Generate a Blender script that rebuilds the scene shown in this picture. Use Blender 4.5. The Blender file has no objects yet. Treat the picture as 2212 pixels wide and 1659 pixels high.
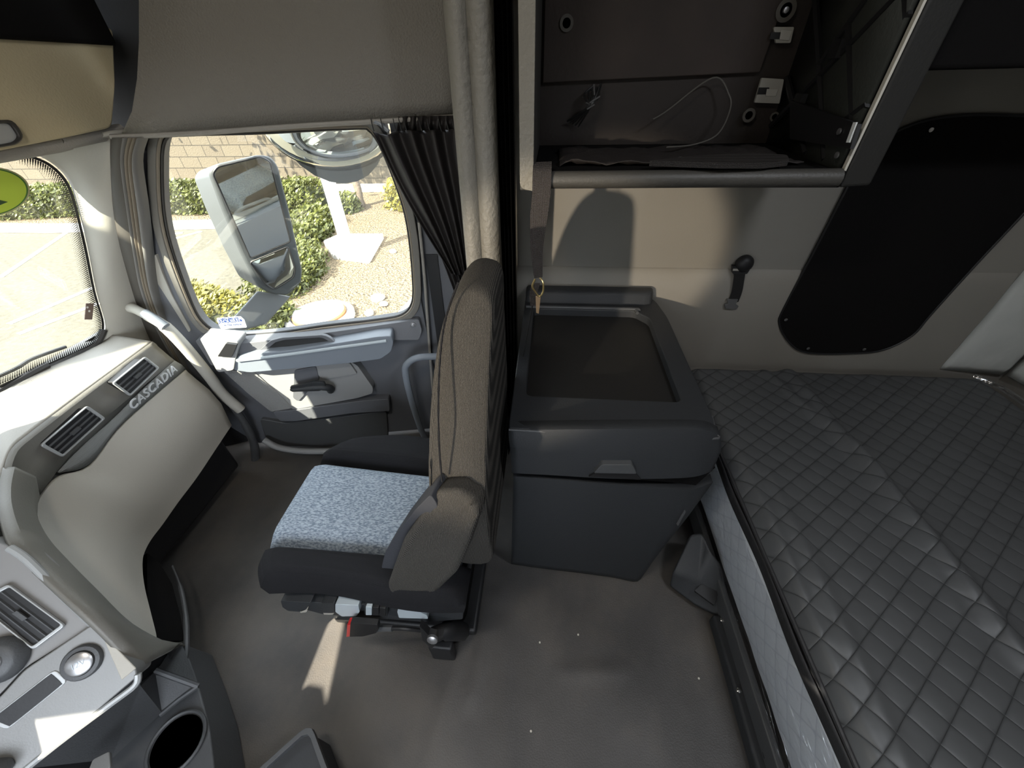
import bpy, bmesh, math, random
from mathutils import Vector, Matrix, noise
random.seed(7)
SC = bpy.context.scene
COL = SC.collection
R = math.radians
# ------------------------------------------------------------------ camera
F = 830.0; CX, CY = 1106.0, 829.5
CAM = Vector((0, 0, 1.55))
_p, _y, _r = R(39), R(6), R(1.5)
_f = Vector((-math.sin(_y)*math.cos(_p), math.cos(_y)*math.cos(_p), -math.sin(_p)))
_rt = Vector((math.cos(_y), math.sin(_y), 0)); _dn = _f.cross(_rt)
RT = _rt*math.cos(_r) + _dn*math.sin(_r)
DN = -_rt*math.sin(_r) + _dn*math.cos(_r)
FW = _f
cd = bpy.data.cameras.new('camera'); cam = bpy.data.objects.new('camera', cd); COL.objects.link(cam)
cd.sensor_width = 36.0; cd.sensor_fit = 'HORIZONTAL'; cd.lens = 36.0*F/2212.0
cd.clip_start = 0.02; cd.clip_end = 200
m = Matrix((RT, -DN, -FW)).transposed().to_4x4(); m.translation = CAM
cam.matrix_world = m
SC.camera = cam

def V(px, py, x=None, y=None, z=None, pl=None, off=0.0):
    """measured point of the photograph, put on a known plane of the place"""
    d = RT*((px-CX)/F) + DN*((py-CY)/F) + FW
    if x is not None: t = (x-CAM.x)/d.x
    elif y is not None: t = (y-CAM.y)/d.y
    elif z is not None: t = (z-CAM.z)/d.z
    else:
        n, k = pl; k = k+off; t = (k-n.dot(CAM))/n.dot(d)
    return CAM + d*t
def plane3(a, b, c):
    n = (b-a).cross(c-a).normalized()
    if n.dot(CAM-a) < 0: n = -n
    return (n, n.dot(a))
DOOR = (Vector((0.19, -1, 0)).normalized(), 0)
DOOR = (DOOR[0], DOOR[0].dot(Vector((-0.5, 1.45, 0))))      # normal looks into the cab
WS = (Vector((1, 0, -0.27)).normalized(), 0)
WS = (WS[0], WS[0].dot(Vector((-1.66, 1.1, 0.82))))

# ------------------------------------------------------------------ materials
MATS = {}
def mat(name, col, rough=0.6, bump=0.0, scale=60, metal=0.0, spec=0.5, var=0.0, vscale=3.0, kind='noise', coat=0.0, emit=None, detail=4.0, dist=0.01, sheen=0.0):
    if name in MATS: return MATS[name]
    m = bpy.data.materials.new(name); m.use_nodes = True; nt = m.node_tree; N = nt.nodes; L = nt.links
    b = N['Principled BSDF']
    b.inputs['Base Color'].default_value = (*col, 1); b.inputs['Roughness'].default_value = rough
    b.inputs['Metallic'].default_value = metal; b.inputs['Specular IOR Level'].default_value = spec
    b.inputs['Coat Weight'].default_value = coat
    b.inputs['Sheen Weight'].default_value = sheen
    if emit: b.inputs['Emission Color'].default_value = (*emit[0], 1); b.inputs['Emission Strength'].default_value = emit[1]
    tc = N.new('ShaderNodeTexCoord')
    if var > 0:
        n = N.new('ShaderNodeTexNoise'); n.inputs['Scale'].default_value = vscale; n.inputs['Detail'].default_value = 5
        L.new(tc.outputs['Object'], n.inputs['Vector'])
        r = N.new('ShaderNodeValToRGB'); r.color_ramp.elements[0].position = .3; r.color_ramp.elements[1].position = .7
        r.color_ramp.elements[0].color = (*[c*(1-var) for c in col], 1); r.color_ramp.elements[1].color = (*[min(1, c*(1+var)) for c in col], 1)
        L.new(n.outputs['Fac'], r.inputs['Fac']); L.new(r.outputs['Color'], b.inputs['Base Color'])
    if bump > 0:
        bp = N.new('ShaderNodeBump'); bp.inputs['Strength'].default_value = bump; bp.inputs['Distance'].default_value = dist
        if kind == 'noise':
            n = N.new('ShaderNodeTexNoise'); n.inputs['Scale'].default_value = scale; n.inputs['Detail'].default_value = detail
            L.new(tc.outputs['Object'], n.inputs['Vector']); L.new(n.outputs['Fac'], bp.inputs['Height'])
        elif kind == 'voronoi':
            n = N.new('ShaderNodeTexVoronoi'); n.inputs['Scale'].default_value = scale
            L.new(tc.outputs['Object'], n.inputs['Vector']); L.new(n.outputs['Distance'], bp.inputs['Height'])
        elif kind == 'weave':
            hs = []
            for ax in ('X', 'Z'):
                w = N.new('ShaderNodeTexWave'); w.bands_direction = ax; w.inputs['Scale'].default_value = scale; w.inputs['Distortion'].default_value = .6
                L.new(tc.outputs['Object'], w.inputs['Vector']); hs.append(w)
            mx = N.new('ShaderNodeMath'); mx.operation = 'ADD'
            L.new(hs[0].outputs['Fac'], mx.inputs[0]); L.new(hs[1].outputs['Fac'], mx.inputs[1]); L.new(mx.outputs[0], bp.inputs['Height'])
        L.new(bp.outputs['Normal'], b.inputs['Normal'])
    MATS[name] = m
    return m
def glassmat(name, tint=(1, 1, 1), gloss=0.06, rough=0.0):
    m = bpy.data.materials.new(name); m.use_nodes = True; nt = m.node_tree; N = nt.nodes; L = nt.links
    N.remove(N['Principled BSDF']); o = N['Material Output']
    t = N.new('ShaderNodeBsdfTransparent'); t.inputs['Color'].default_value = (*tint, 1)
    g = N.new('ShaderNodeBsdfGlossy'); g.inputs['Roughness'].default_value = rough
    x = N.new('ShaderNodeMixShader'); x.inputs[0].default_value = gloss
    L.new(t.outputs[0], x.inputs[1]); L.new(g.outputs[0], x.inputs[2]); L.new(x.outputs[0], o.inputs['Surface'])
    MATS[name] = m; return m

vinyl = mat('vinyl_grey', (.30, .285, .26), .62, .35, 170, dist=.004)
header_m = mat('header_vinyl', (.19, .178, .158), .6, .55, 190, dist=.005)
wall_m = mat('sleeper_vinyl', (.235, .22, .195), .6, .12, 140, dist=.003, var=.06, vscale=2)
pad_m = mat('padded_vinyl', (.50, .51, .48), .42, .5, 9, dist=.02, detail=2)
floor_m = mat('rubber_floor', (.062, .058, .055), .5, .28, 240, dist=.003, var=.32, vscale=3.2)
def floor_dust():
    nt = floor_m.node_tree; N = nt.nodes; L = nt.links; b = N['Principled BSDF']; src = b.inputs['Base Color'].links[0].from_socket
    tc = N.new('ShaderNodeTexCoord'); n = N.new('ShaderNodeTexNoise'); n.inputs['Scale'].default_value = 1.5; n.inputs['Detail'].default_value = 9; n.inputs['Roughness'].default_value = .65
    L.new(tc.outputs['Object'], n.inputs['Vector']); r = N.new('ShaderNodeValToRGB'); r.color_ramp.elements[0].position = .48; r.color_ramp.elements[1].position = .72
    r.color_ramp.elements[0].color = (0, 0, 0, 1); r.color_ramp.elements[1].color = (.55, .55, .55, 1); L.new(n.outputs['Fac'], r.inputs['Fac'])
    mx = N.new('ShaderNodeMix'); mx.data_type = 'RGBA'; mx.inputs[7].default_value = (.135, .112, .088, 1)
    L.new(r.outputs[0], mx.inputs[0]); L.new(src, mx.inputs[6]); L.new(mx.outputs[2], b.inputs['Base Color'])
floor_dust()
black_m = mat('black_plastic', (.012, .012, .013), .5, .15, 120, dist=.002)
blk_felt = mat('black_felt', (.007, .0065, .0065), .9, .3, 200, dist=.003, spec=.1)
char_m = mat('charcoal_plastic', (.024, .026, .029), .60, .3, 260, dist=.002)
dkgrey = mat('dark_grey_plastic', (.065, .067, .070), .5, .3, 260, dist=.002)
band_m = mat('dash_dark_plastic', (.165, .158, .140), .55, .3, 260, dist=.002)
dash_m = mat('dash_light_plastic', (.40, .375, .325), .55, .25, 240, dist=.002)
pill_m = mat('pillar_plastic', (.40, .385, .34), .6, .12, 160, dist=.002, var=.04, vscale=5)
door_m = mat('door_plastic', (.115, .120, .132), .5, .3, 260, dist=.002)
door_l = mat('door_light_plastic', (.26, .262, .262), .5, .25, 260, dist=.002)
arm_m = mat('armrest_plastic', (.20, .225, .26), .42, .2, 260, dist=.002)
silver = mat('silver_trim', (.42, .43, .43), .35, .0, metal=.35)
silver_m = mat('satin_panel', (.22, .22, .215), .38, .05, 300, metal=.15)
chrome = mat('chrome', (.80, .80, .80), .12, metal=1.0)
steel = mat('steel', (.55, .55, .56), .35, metal=.9)
seatblk = mat('seat_black_fabric', (.014, .014, .016), .9, .5, 160, kind='weave', dist=.002, spec=.2)
curtain_m = mat('curtain_fabric', (.022, .0195, .0195), .55, .25, 200, dist=.002, spec=.35)
rubber = mat('rubber_seal', (.030, .028, .026), .45)
seal_tan = mat('seal_tan', (.20, .17, .13), .5)
seal_gry = mat('seal_grey', (.15, .145, .135), .5)
red = mat('red_button', (.55, .02, .02), .4)
white_pl = mat('white_clip', (.34, .33, .30), .5)
tan_m = mat('overhead_tan', (.50, .43, .28), .7, .35, 170, dist=.003)
gpaint = mat('bluegrey_plastic', (.42, .47, .50), .4)
wire_m = mat('wire', (.02, .02, .02), .35)
leaf_m = mat('hedge_leaf', (.080, .088, .018), .5, var=.6, vscale=4)
leaf2_m = mat('hedge_leaf_yellow', (.17, .15, .022), .5, var=.5, vscale=4)
bark = mat('bark', (.13, .10, .07), .9, .8, 14, dist=.03)
concrete = mat('concrete', (.42, .40, .36), .85, .3, 20, var=.08)
postwhite = mat('post_paint', (.55, .54, .50), .6)
paintline = mat('line_paint', (.62, .61, .56), .7)
glass_m = glassmat('window_glass', (.97, .985, .97), .05)
mirror_m = mat('mirror_glass', (.78, .80, .76), .02, metal=1.0)

def seat_grey():
    m = mat('seat_grey_fabric', (.20, .24, .29), .9, 0, spec=.2)
    nt = m.node_tree; N = nt.nodes; L = nt.links; b = N['Principled BSDF']
    tc = N.new('ShaderNodeTexCoord'); mp = N.new('ShaderNodeMapping'); mp.inputs['Scale'].default_value = (1, 2.6, 1)
    n = N.new('ShaderNodeTexNoise'); n.inputs['Scale'].default_value = 110; n.inputs['Detail'].default_value = 3
    r = N.new('ShaderNodeValToRGB'); r.color_ramp.elements[0].position = .38; r.color_ramp.elements[1].position = .62
    r.color_ramp.elements[0].color = (.14, .175, .22, 1); r.color_ramp.elements[1].color = (.34, .39, .45, 1)
    bp = N.new('ShaderNodeBump'); bp.inputs['Strength'].default_value = .5; bp.inputs['Distance'].default_value = .003
    L.new(tc.outputs['Object'], mp.inputs['Vector']); L.new(mp.outputs[0], n.inputs['Vector'])
    L.new(n.outputs['Fac'], r.inputs['Fac']); L.new(r.outputs[0], b.inputs['Base Color'])
    L.new(n.outputs['Fac'], bp.inputs['Height']); L.new(bp.outputs[0], b.inputs['Normal'])
    return m
seatgrey = seat_grey()
def weave_mat(name, c0, c1, sc):
    m = mat(name, c0, .92, 0, spec=.15)
    nt = m.node_tree; N = nt.nodes; L = nt.links; b = N['Principled BSDF']
    tc = N.new('ShaderNodeTexCoord')
    w1 = N.new('ShaderNodeTexWave'); w1.bands_direction = 'X'; w1.inputs['Scale'].default_value = sc; w1.inputs['Distortion'].default_value = 2; w1.inputs['Detail Scale'].default_value = 3
    w2 = N.new('ShaderNodeTexNoise'); w2.inputs['Scale'].default_value = sc*5
    mx = N.new('ShaderNodeMath'); mx.operation = 'MULTIPLY'
    r = N.new('ShaderNodeValToRGB'); r.color_ramp.elements[0].color = (*c0, 1); r.color_ramp.elements[1].color = (*c1, 1)
    r.color_ramp.elements[0].position = .1; r.color_ramp.elements[1].position = .55
    bp = N.new('ShaderNodeBump'); bp.inputs['Strength'].default_value = .5; bp.inputs['Distance'].default_value = .002
    L.new(tc.outputs['Object'], w1.inputs['Vector']); L.new(tc.outputs['Object'], w2.inputs['Vector'])
    L.new(w1.outputs['Fac'], mx.inputs[0]); L.new(w2.outputs['Fac'], mx.inputs[1])
    L.new(mx.outputs[0], r.inputs['Fac']); L.new(r.outputs[0], b.inputs['Base Color'])
    L.new(mx.outputs[0], bp.inputs['Height']); L.new(bp.outputs[0], b.inputs['Normal'])
    return m
seatback_m = weave_mat('seat_back_fabric', (.026, .025, .023), (.088, .081, .072), 110)
def quilt_mat(name, c0, c1, cell, strength, rough=.55, ang=45, plane='XY', rot=None):
    m = mat(name, c0, rough, 0)
    nt = m.node_tree; N = nt.nodes; L = nt.links; b = N['Principled BSDF']
    tc = N.new('ShaderNodeTexCoord'); mp = N.new('ShaderNodeMapping')
    if plane == 'YZ': mp.inputs['Rotation'].default_value = (R(ang), 0, 0)
    else: mp.inputs['Rotation'].default_value = (0, 0, R(ang))
    L.new(tc.outputs['Object'], mp.inputs['Vector'])
    sp = N.new('ShaderNodeSeparateXYZ'); L.new(mp.outputs[0], sp.inputs[0])
    outs = []
    for a in (('X', 'Y') if plane == 'XY' else ('Y', 'Z')):
        k = N.new('ShaderNodeMath'); k.operation = 'MULTIPLY'; k.inputs[1].default_value = math.pi/cell; L.new(sp.outputs[a], k.inputs[0])
        s = N.new('ShaderNodeMath'); s.operation = 'SINE'; L.new(k.outputs[0], s.inputs[0])
        ab = N.new('ShaderNodeMath'); ab.operation = 'ABSOLUTE'; L.new(s.outputs[0], ab.inputs[0])
        pw = N.new('ShaderNodeMath'); pw.operation = 'POWER'; pw.inputs[1].default_value = .32; L.new(ab.outputs[0], pw.inputs[0]); outs.append(pw)
    mm = N.new('ShaderNodeMath'); mm.operation = 'MULTIPLY'; L.new(outs[0].outputs[0], mm.inputs[0]); L.new(outs[1].outputs[0], mm.inputs[1])
    nz = N.new('ShaderNodeTexNoise'); nz.inputs['Scale'].default_value = 7; nz.inputs['Detail'].default_value = 3
    L.new(tc.outputs['Object'], nz.inputs['Vector'])
    ad = N.new('ShaderNodeMath'); ad.operation = 'MULTIPLY_ADD'; ad.inputs[1].default_value = 1.2; L.new(nz.outputs['Fac'], ad.inputs[0]); L.new(mm.outputs[0], ad.inputs[2])
    bp = N.new('ShaderNodeBump'); bp.inputs['Strength'].default_value = strength; bp.inputs['Distance'].default_value = .006
    L.new(ad.outputs[0], bp.inputs['Height']); L.new(bp.outputs[0], b.inputs['Normal'])
    r = N.new('ShaderNodeValToRGB'); r.color_ramp.elements[0].color = (*c1, 1); r.color_ramp.elements[1].color = (*c0, 1)
    r.color_ramp.elements[0].position = .2; r.color_ramp.elements[1].position = .6
    L.new(mm.outputs[0], r.inputs['Fac']); L.new(r.outputs[0], b.inputs['Base Color'])
    return m
quilt = quilt_mat('quilted_cover', (.080, .083, .086), (.044, .046, .048), .058, .7, .48, 52)
quilt_side = quilt_mat('quilted_side', (.78, .82, .86), (.66, .70, .76), .05, .35, .5, 45, 'YZ')
def block_mat():
    m = mat('block_wall', (.3, .25, .18), .9)
    nt = m.node_tree; N = nt.nodes; L = nt.links; b = N['Principled BSDF']
    tc = N.new('ShaderNodeTexCoord'); mp = N.new('ShaderNodeMapping'); mp.inputs['Rotation'].default_value = (R(90), 0, 0)
    br = N.new('ShaderNodeTexBrick'); br.inputs['Scale'].default_value = 1; br.inputs['Brick Width'].default_value = .62; br.inputs['Row Height'].default_value = .31
    br.inputs['Mortar Size'].default_value = .012; br.inputs['Color1'].default_value = (.085, .068, .046, 1); br.inputs['Color2'].default_value = (.098, .080, .054, 1); br.inputs['Mortar'].default_value = (.030, .024, .016, 1)
    L.new(tc.outputs['Object'], mp.inputs['Vector']); L.new(mp.outputs[0], br.inputs['Vector']); L.new(br.outputs['Color'], b.inputs['Base Color'])
    nz = N.new('ShaderNodeTexNoise'); nz.inputs['Scale'].default_value = 25; bp = N.new('ShaderNodeBump'); bp.inputs['Strength'].default_value = .5; bp.inputs['Distance'].default_value = .03
    L.new(tc.outputs['Object'], nz.inputs['Vector']); L.new(nz.outputs['Fac'], bp.inputs['Height']); L.new(bp.outputs[0], b.inputs['Normal'])
    return m
block_m = block_mat()
asphalt = mat('asphalt', (.082, .073, .051), .9, .5, 60, dist=.01, var=.25, vscale=14)
mulch = mat('mulch', (.20, .15, .09), .95, 1.0, 30, dist=.05, var=.65, vscale=22, kind='voronoi')
frit_m = mat('frit', (.012, .012, .012), .5)
carb = mat('carbon_strip', (.22, .225, .22), .35, .5, 220, metal=.2, kind='weave', dist=.002)
perf = mat('speaker_mesh', (.30, .30, .29), .5, .9, 420, kind='voronoi', dist=.003)

# ------------------------------------------------------------------ mesh helpers
class MB:
    def __init__(s): s.v = []; s.f = []
    def add(s, vs, fs):
        o = len(s.v); s.v += [Vector(v) for v in vs]; s.f += [tuple(i+o for i in f) for f in fs]; return s
    def box(s, lo, hi, M=None):
        x0, y0, z0 = lo; x1, y1, z1 = hi
        vs = [Vector(p) for p in ((x0, y0, z0), (x1, y0, z0), (x1, y1, z0), (x0, y1, z0), (x0, y0, z1), (x1, y0, z1), (x1, y1, z1), (x0, y1, z1))]
        if M: vs = [M @ v for v in vs]
        return s.add(vs, [(0, 3, 2, 1), (4, 5, 6, 7), (0, 1, 5, 4), (1, 2, 6, 5), (2, 3, 7, 6), (3, 0, 4, 7)])
    def prism(s, pts, vec):
        n = len(pts); vec = Vector(vec); pts = [Vector(p) for p in pts]
        return s.add(pts+[p+vec for p in pts], [tuple(range(n))[::-1], tuple(range(n, 2*n))]+[(i, (i+1) % n, n+(i+1) % n, n+i) for i in range(n)])
    def loft(s, a, b):       # two closed outlines of equal count, capped
        n = len(a)
        return s.add(list(a)+list(b), [tuple(range(n))[::-1], tuple(range(n, 2*n))]+[(i, (i+1) % n, n+(i+1) % n, n+i) for i in range(n)])
    def ring(s, outer, inner, vec):
        n = len(outer); vec = Vector(vec)
        vs = list(outer)+list(inner)+[p+vec for p in outer]+[p+vec for p in inner]; fs = []
        for i in range(n):
            j = (i+1) % n
            fs += [(i, j, n+j, n+i), (2*n+i, 3*n+i, 3*n+j, 2*n+j), (i, 2*n+i, 2*n+j, j), (n+i, n+j, 3*n+j, 3*n+i)]
        return s.add(vs, fs)
    def grid(s, rows):
        nr, nc = len(rows), len(rows[0])
        return s.add([p for r in rows for p in r], [(i*nc+j, i*nc+j+1, (i+1)*nc+j+1, (i+1)*nc+j) for i in range(nr-1) for j in range(nc-1)])
    def tube(s, pts, r, n=10, closed=False, flat=None):
        pts = [Vector(p) for p in pts]; N = len(pts); rings = []; up = None
        rr = r if isinstance(r, (list, tuple)) else [r]*N
        for i, p in enumerate(pts):
            a = pts[(i-1) % N] if (closed or i > 0) else p; b = pts[(i+1) % N] if (closed or i < N-1) else p
            t = (b-a).normalized()
            if up is None: up = t.orthogonal().normalized()
            up = (up - t*up.dot(t)).normalized(); sd = t.cross(up)
            rings.append([p+(up*math.cos(2*math.pi*k/n)+sd*math.sin(2*math.pi*k/n))*rr[i] for k in range(n)])
        o = [q for g in rings for q in g]; fs = []
        for i in range(N if closed else N-1):
            j = (i+1) % N
            fs += [(i*n+k, i*n+(k+1) % n, j*n+(k+1) % n, j*n+k) for k in range(n)]
        if not closed: fs += [tuple(range(n))[::-1], tuple((N-1)*n+k for k in range(n))]
        return s.add(o, fs)
    def lathe(s, prof, c, ax=(0, 0, 1), n=32):
        ax = Vector(ax).normalized(); u = ax.orthogonal().normalized(); w = ax.cross(u); c = Vector(c)
        vs = [c+ax*h+(u*math.cos(2*math.pi*k/n)+w*math.sin(2*math.pi*k/n))*r for r, h in prof for k in range(n)]
        fs = [(i*n+k, i*n+(k+1) % n, (i+1)*n+(k+1) % n, (i+1)*n+k) for i in range(len(prof)-1) for k in range(n)]
        if prof[0][0] > 1e-5: fs.append(tuple(range(n))[::-1])
        if prof[-1][0] > 1e-5: fs.append(tuple((len(prof)-1)*n+k for k in range(n)))
        return s.add(vs, fs)
    def strap(s, pts, w, t):
        """flat webbing along pts: w = half-width vector, t = thickness vector"""
        w = Vector(w); t = Vector(t); n = len(pts); vs = []; fs = []
        for p in pts: vs += [p-w, p+w, p+w+t, p-w+t]
        for i in range(n-1):
            for k in range(4): fs.append((i*4+k, i*4+(k+1) % 4, (i+1)*4+(k+1) % 4, (i+1)*4+k))
        fs += [(3, 2, 1, 0), ((n-1)*4, (n-1)*4+1, (n-1)*4+2, (n-1)*4+3)]
        return s.add(vs, fs)
    def build(s, name, m, parent=None, bevel=0, seg=3, sub=0, solid=0, smooth=True, angle=40, off=-1):
        me = bpy.data.meshes.new(name); me.from_pydata([tuple(v) for v in s.v], [], s.f); me.validate()
        bm = bmesh.new(); bm.from_mesh(me); bmesh.ops.remove_doubles(bm, verts=bm.verts, dist=1e-6); bmesh.ops.recalc_face_normals(bm, faces=bm.faces); bm.to_mesh(me); bm.free()
        if solid and off == -1 and len(me.polygons):
            sg = sum((p.normal.dot(CAM-p.center)*p.area) for p in me.polygons)
            if sg < 0: me.flip_normals()
        o = bpy.data.objects.new(name, me); COL.objects.link(o)
        if m: me.materials.append(m)
        if solid:
            md = o.modifiers.new('Solidify', 'SOLIDIFY'); md.thickness = solid; md.offset = off
        if bevel:
            md = o.modifiers.new('Bevel', 'BEVEL'); md.width = bevel; md.segments = seg; md.limit_method = 'ANGLE'; md.angle_limit = R(32)
        if sub:
            md = o.modifiers.new('Sub', 'SUBSURF'); md.levels = sub; md.render_levels = sub
        if smooth:
            me.polygons.foreach_set('use_smooth', [True]*len(me.polygons))
            if not sub: me.set_sharp_from_angle(angle=R(angle))
        if parent:
            o.parent = parent
            if parent.type == 'EMPTY': o.matrix_parent_inverse = Matrix.Translation(-parent.location)
        return o
def rnd(pts, r, seg=5):
    """round the corners of a closed polygon"""
    out = []; n = len(pts); rr = r if isinstance(r, (list, tuple)) else [r]*n
    for i in range(n):
        p = pts[i]; a = pts[i-1]; b = pts[(i+1) % n]; u = a-p; v = b-p
        q = min(rr[i], u.length*.45, v.length*.45)
        A = p+u.normalized()*q; B = p+v.normalized()*q
        for k in range(seg+1):
            t = k/seg; out.append(A*(1-t)**2+p*2*t*(1-t)+B*t*t)
    return out
def spline(pts, k=6, closed=False):
    out = []; n = len(pts); rng = range(n if closed else n-1)
    for i in rng:
        g = lambda j: pts[j % n] if closed else pts[max(0, min(n-1, j))]
        p0, p1, p2, p3 = g(i-1), g(i), g(i+1), g(i+2)
        for q in range(k):
            t = q/k
            out.append(.5*((2*p1)+(p2-p0)*t+(2*p0-5*p1+4*p2-p3)*t*t+(3*p1-p0-3*p2+p3)*t**3))
    if not closed: out.append(pts[-1].copy())
    return out
def resamp(pts, n, closed=True):
    P = list(pts)+([pts[0]] if closed else []); L = [0]
    for i in range(len(P)-1): L.append(L[-1]+(P[i+1]-P[i]).length)
    out = []; tot = L[-1]; j = 0
    for k in range(n):
        d = tot*k/(n if closed else n-1)
        while j < len(L)-2 and L[j+1] < d: j += 1
        t = (d-L[j])/max(1e-9, L[j+1]-L[j]); out.append(P[j].lerp(P[j+1], min(1, t)))
    return out
def tag(o, label, cat=None, group=None, kind=None):
    if label: o['label'] = label
    if cat: o['category'] = cat
    if group: o['group'] = group
    if kind: o['kind'] = kind
    return o
def empty(name, loc, label=None, cat=None, group=None, kind=None):
    o = bpy.data.objects.new(name, None); o.empty_display_size = .05; o.location = loc; COL.objects.link(o)
    return tag(o, label, cat, group, kind)
def struct(o, label=None):
    o['kind'] = 'structure'
    if label: o['label'] = label
    return o
def pts(l, **k): return [V(p[0], p[1], **k) for p in l]
def text_mesh(name, body, m, origin, xdir, ydir, size, depth, parent, shear=0.0, spacing=1.0):
    cu = bpy.data.curves.new(name, 'FONT'); cu.body = body; cu.size = size; cu.extrude = depth; cu.shear = shear; cu.space_character = spacing
    cu.align_x = 'CENTER'; cu.align_y = 'CENTER'
    t = bpy.data.objects.new(name+'_tmp', cu); COL.objects.link(t)
    dg = bpy.context.evaluated_depsgraph_get(); me = bpy.data.meshes.new_from_object(t.evaluated_get(dg)); bpy.data.objects.remove(t)
    X = xdir.normalized(); Z = X.cross(ydir).normalized(); Y = Z.cross(X)
    M = Matrix((X, Y, Z)).transposed().to_4x4(); M.translation = origin; me.transform(M)
    me.materials.clear(); me.materials.append(m)
    o = bpy.data.objects.new(name, me); COL.objects.link(o)
    if parent:
        o.parent = parent
        if parent.type == 'EMPTY': o.matrix_parent_inverse = Matrix.Translation(-parent.location)
    return o
#@@SHELL
# ================================================================== SHELL
# floor: rubber mat with shallow wrinkles
def fz(x, y):
    z = .0035*noise.noise(Vector((x*3, y*3, 0)))
    for (ax, ay, bx, by, h, w) in ((-.19, .30, -.16, .62, .008, .022), (-.05, .12, -.12, .52, .006, .03), (-.30, .10, -.24, .50, .005, .025),
                                  (.10, .40, .30, .42, .004, .02), (.02, .05, .22, .10, .003, .01), (.45, .15, .5, .35, .003, .02)):
        a = Vector((ax, ay)); b = Vector((bx, by)); p = Vector((x, y)); t = max(0, min(1, (p-a).dot(b-a)/(b-a).length_squared))
        d = (p-(a+(b-a)*t)).length; z += h*math.exp(-(d/w)**2)
    return z-.004
rows = [[Vector((x/50, y/50, fz(x/50, y/50))) for x in range(-92, 110)] for y in range(-35, 82)]
struct(MB().grid(rows).build('floor', floor_m, solid=.04, off=-1), 'black rubber cab floor mat with wrinkles and dusty scuffs')
# sleeper side wall (passenger side) and the cab side behind the door
SY = 1.60
w = MB(); w.box((-.30, SY, 0), (2.16, SY+.05, 2.3))
wp = w.build('wall_passenger', wall_m); struct(wp, 'grey vinyl sleeper side wall beside the bunk')
# upholstery seam and soft lower roll of the side wall
MB().tube([V(1190, 607, y=SY-.002), V(1450, 608, y=SY-.002), V(1712, 607, y=SY-.002)], .0022, 6).build('seam', wall_m, wp)
rows = []
for k, (z, o) in enumerate(((.905, .001), (.90, .006), (.86, .012), (.80, .014), (.70, .014), (.55, .010), (.44, .004), (.40, .0))):
    rows.append([Vector((x, SY-o, z)) for x in (-.28, .3, .8, 1.2, 1.6, 1.82)])
MB().grid(rows).build('lower_pad', wall_m, wp)
struct(MB().box((2.12, -.75, 0), (2.17, SY+.05, 2.3)).build('wall_rear', wall_m), 'grey vinyl rear wall of the sleeper')
# padded panels in the far corner
pr = empty('wall_pad', (2.0, 1.55, .45), 'pale puffy vinyl corner pad above the mattress at the far right', 'wall pad')
def padpanel(nm, x0, x1, z0, z1, y0, y1, th):
    rows = []
    for i in range(13):
        u = i/12; r = []
        for j in range(25):
            v = j/24; q = (math.sin(math.pi*min(1, max(0, u)))**.5)*(math.sin(math.pi*v)**.35)
            r.append(Vector((x0+(x1-x0)*u, y0+(y1-y0)*u-th*q-.006*noise.noise(Vector((u*5, v*14, x0*9)))*q, z0+(z1-z0)*v)))
        rows.append(r)
    return MB().grid(rows).build(nm, pad_m, pr, solid=.01, off=1)
padpanel('pad_panel', 1.83, 2.085, .44, 1.35, SY-.004, SY-.03, .035)
padpanel('pad_panel', 2.088, 2.115, .44, 1.35, SY-.035, SY-.20, .012)
# driver side and front shell
wd = MB()
def xz(x, z): return Vector((x, -.708, z))
for q in ([xz(-1.9, 0), xz(2.16, 0), xz(2.16, .62), xz(-1.9, .62)], [xz(-1.9, 1.46), xz(2.16, 1.46), xz(2.16, 2.3), xz(-1.9, 2.3)], [xz(.05, .62), xz(2.16, .62), xz(2.16, 1.46), xz(.05, 1.46)],
          [xz(-1.9, .62), xz(-1.10, .62), xz(-1.10, .97), xz(-1.24, .97), xz(-1.30, 1.015), xz(-1.35, 1.02), xz(-1.39, .97), xz(-1.49, 1.05), xz(-1.9, 1.05)],  # added gaps from here on are cut to the outline of the sun patches
          [xz(-1.9, 1.05), xz(-1.49, 1.05), xz(-1.48, 1.20), xz(-1.9, 1.20)],
          [xz(-1.24, .97), xz(-1.10, .97), xz(-1.10, 1.46), xz(-1.43, 1.46), xz(-1.455, 1.24)],
          [xz(-1.9, 1.325), xz(-1.44, 1.31), xz(-1.43, 1.46), xz(-1.9, 1.46)]):
    wd.prism(q, (0, .008, 0))
struct(wd.build('wall_driver', wall_m), 'driver side wall of the cab with window opening and added gaps shaping the sun patches')
wf = MB(); wf.box((-1.92, -.75, 0), (-1.86, 1.3, .72)); wf.box((-1.60, -.75, 1.42), (-1.54, 1.30, 2.3))
struct(wf.build('wall_front', band_m), 'front bulkhead under and above the windshield')
struct(MB().box((-1.62, -.75, 2.28), (2.17, SY+.05, 2.33)).build('ceiling', vinyl), 'cab and sleeper roof lining')
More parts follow.
